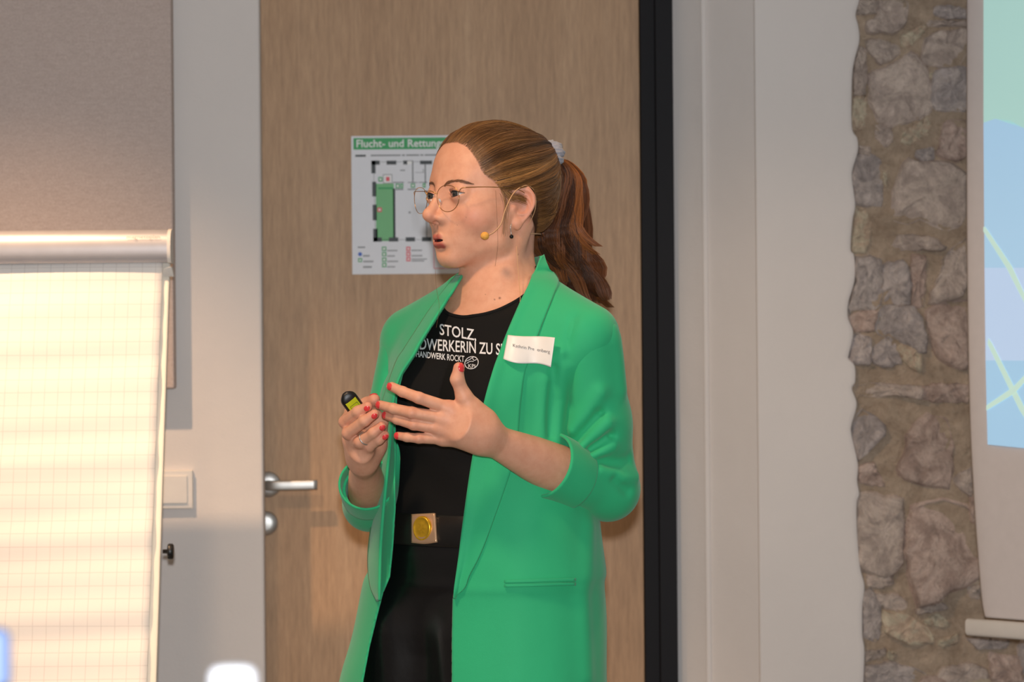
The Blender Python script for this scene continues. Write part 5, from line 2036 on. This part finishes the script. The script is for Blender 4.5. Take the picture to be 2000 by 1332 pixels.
# ================================================================ things worn and held
GWIRE = flat('gold_wire', srgb(206, 160, 104), 0.25, 1.0, var=0.05)
glasses = empty('glasses', tuple(from_head((0, .105, -.004))))
glasses.parent = person
glasses.matrix_parent_inverse = Matrix.Translation(person.location).inverted()
glasses['label'] = 'thin gold wire glasses with rounded lenses'
m, t, b = nt('lens_glass')
tr = t.nodes.new('ShaderNodeBsdfTransparent'); gl = t.nodes.new('ShaderNodeBsdfGlossy'); mxs = t.nodes.new('ShaderNodeMixShader')
gl.inputs['Roughness'].default_value = 0.02; mxs.inputs[0].default_value = 0.05
t.links.new(tr.outputs[0], mxs.inputs[1]); t.links.new(gl.outputs[0], mxs.inputs[2])
t.links.new(mxs.outputs[0], t.nodes['Material Output'].inputs['Surface'])
LENS = m
lz = -.0055
for s in (1, -1):
    ring = []
    for a in np.linspace(0, 2 * math.pi, 65):
        ca_, sa_ = math.cos(a), math.sin(a)
        # rounded pilot shape: flat top, fuller towards the cheek
        rx = .0232; rz = .0185 if sa_ > 0 else .0208
        x = rx * math.copysign(abs(ca_) ** .86, ca_) * (1 - .10 * (sa_ < 0) * abs(sa_))
        z = rz * math.copysign(abs(sa_) ** .92, sa_)
        X_ = .0362 + x
        ring.append(np.array((X_ * s, .1045 - 2.4 * X_ * X_ - .05 * z * -1, lz + z)))
    ring = np.array(ring)
    tube('lens_rim', from_head(ring), .00052, GWIRE, glasses, 6)
    c = ring[:-1].mean(0)
    v = [from_head(c)] + list(from_head(ring[:-1])); f = [(0, 1 + i, 1 + (i + 1) % 64) for i in range(64)]
    o = link('lens', mesh_from('lens', v, f), LENS, glasses, False)
    md = o.modifiers.new('t', 'SOLIDIFY'); md.thickness = 0.0012
    arm = spline([(s * .0592, .0960, .0020), (s * .0630, .0940, .0075), (s * .0690, .0850, .0090), (s * .0735, .050, .0100), (s * .0765, .010, .0085), (s * .0775, -.010, .0030), (s * .0760, -.022, -.010)], 40)
    tube('temple', from_head(arm), .0006, GWIRE, glasses, 6)
    tube('nose_pad', from_head(np.array([(s * .0105, .0985, -.006), (s * .0112, .0965, -.011)])), .0016, PLAST, glasses, 8)
tube('bridge', from_head(spline([(-.0132, .1040, .001), (-.006, .1075, .0050), (0, .1085, .0060), (.006, .1075, .0050), (.0132, .1040, .001)], 20)), .0007, GWIRE, glasses, 6)

# head-worn microphone
MICM = flat('skin_tone_plastic', srgb(214, 166, 122), 0.45, var=0.03)
FOAM = flat('beige_foam', srgb(232, 168, 76), 0.9, var=0.08, scale=300, bmp=0.4)
mic = empty('headset_microphone', tuple(np.array(P(947, 460, 4.50))))
mic.parent = person
mic.matrix_parent_inverse = Matrix.Translation(person.location).inverted()
mic['label'] = 'beige headset microphone with a foam ball'
tube('boom', spline([P(1016, 366, 4.535), P(1008, 372, 4.525), (P(998, 385, 4.515)), P(986, 412, 4.503), P(979, 436, 4.499), P(966, 452, 4.496), P(952, 460, 4.495)], 50), np.linspace(.0009, .0007, 50), MICM, mic, 8)
bm = bmesh.new(); bmesh.ops.create_icosphere(bm, subdivisions=3, radius=.0062)
for q in bm.verts: q.co = Vector((q.co.x * 1.1, q.co.y, q.co.z)) + P(947, 460.5, 4.494)
bm_obj('foam_ball', bm, FOAM, mic)
tube('ear_hook', spline([P(1016, 366, 4.535), P(1030, 362, 4.54), P(1045, 375, 4.555), P(1046, 405, 4.56), P(1036, 432, 4.556), P(1022, 452, 4.555)], 30), .0005, MICM, mic, 6)
tube('neck_band', [P(1012, 455, 4.553), P(1034, 456, 4.58), P(1056, 457, 4.60)], .0012, MICM, mic, 6)
tube('cable', spline([P(1009, 458, 4.553), P(1010, 500, 4.545), P(1013, 540, 4.53), P(1016, 580, 4.505), P(1014, 600, 4.49)], 30), .00045, MICM, mic, 6)

# ear ring
EARM = flat('black_bead', srgb(12, 12, 14), 0.15)
er = empty('earring', tuple(np.array(P(999, 455, 4.53))))
er.parent = person
er.matrix_parent_inverse = Matrix.Translation(person.location).inverted()
er['label'] = 'small silver earring with a black bead'
tube('ear_wire', spline([P(999, 437, 4.522), P(997, 444, 4.520), P(998, 453, 4.522), P(999, 458, 4.522)], 14), .0006, STEEL, er, 6)
bm = bmesh.new(); bmesh.ops.create_icosphere(bm, subdivisions=2, radius=.0034)
for q in bm.verts: q.co += P(999, 462, 4.522)
bm_obj('bead', bm, EARM, er)

# finger ring on her right hand
pp, rr_ = RH['ring']
c = pp[1] * .68 + pp[2] * .32
ax = pp[2] - pp[1]; ax /= np.linalg.norm(ax)
n1, n2 = (np.array(q) for q in frame_of(ax))
tube('finger_ring', [c + (n1 * math.cos(a) + n2 * math.sin(a)) * .0098 for a in np.linspace(0, 2 * math.pi, 41)], .0011, STEEL, person, 8)['label'] = 'thin silver ring'

# the remote in her right hand
REM = flat('remote_black', srgb(20, 20, 21), 0.42, var=0.1)
LAB = flat('yellow_green_label', srgb(196, 204, 30), 0.5, var=0.04)
r0, r1 = np.array(P(673, 768, 4.425)), np.array(P(712, 820, 4.455))
ax = r1 - r0; L = np.linalg.norm(ax); ax /= L
fw = np.array((0, -1.0, 0.15)); fw -= ax * fw.dot(ax); fw /= np.linalg.norm(fw)
sd = np.cross(ax, fw)
remote = empty('presentation_remote', tuple(r0))
tag(remote, 'small black presentation remote with a yellow-green label, held in her right hand', 'remote control')
v, f = [], []
nu, ns = 26, 28
for i in range(nu):
    s_ = i / (nu - 1)
    e = min(1.0, math.sin(math.pi * min(s_ / .22, 1) / 2) ** .5 * 1.0) if s_ < .22 else (1.0 if s_ < .85 else math.sqrt(max(0.0, 1 - ((s_ - .85) / .15) ** 2)) * .98 + .02)
    e = max(e, .30)
    for j in range(ns):
        a = 2 * math.pi * j / ns
        ca_, sa_ = math.cos(a), math.sin(a)
        v.append(r0 + ax * (L * s_) + sd * (.0135 * e * math.copysign(abs(ca_) ** .7, ca_)) + fw * (.0080 * e * math.copysign(abs(sa_) ** .75, sa_)))
for i in range(nu - 1):
    for j in range(ns): f.append((i * ns + j, i * ns + (j + 1) % ns, (i + 1) * ns + (j + 1) % ns, (i + 1) * ns + j))
f.append(tuple(range(ns))[::-1]); f.append(tuple((nu - 1) * ns + j for j in range(ns)))
link('remote_body', mesh_from('remote_body', v, f), REM, remote)
c = r0 + ax * (L * .40) + fw * .0084
bm = bmesh.new()
for a_, b_ in ((-.011, -.0095), (.011, -.0095), (.011, .0095), (-.011, .0095)):
    bm.verts.new(c + ax * a_ + sd * b_)
fc = bm.faces.new(bm.verts[:])
ex = bmesh.ops.extrude_face_region(bm, geom=[fc])
for q in ex['geom']:
    if isinstance(q, bmesh.types.BMVert): q.co -= Vector(fw * .0015)
bm_obj('remote_label', bm, LAB, remote, False)
INKD = flat('label_lines', srgb(70, 74, 20), .6)
for k_, pl in enumerate(([(-.003, -.007), (.008, -.007), (.008, .006), (-.003, .006), (-.003, -.007)],)):
    tube('label_mark', [c + ax * a_ + sd * b_ + fw * .0002 for a_, b_ in pl], .0004, INKD, remote, 5)
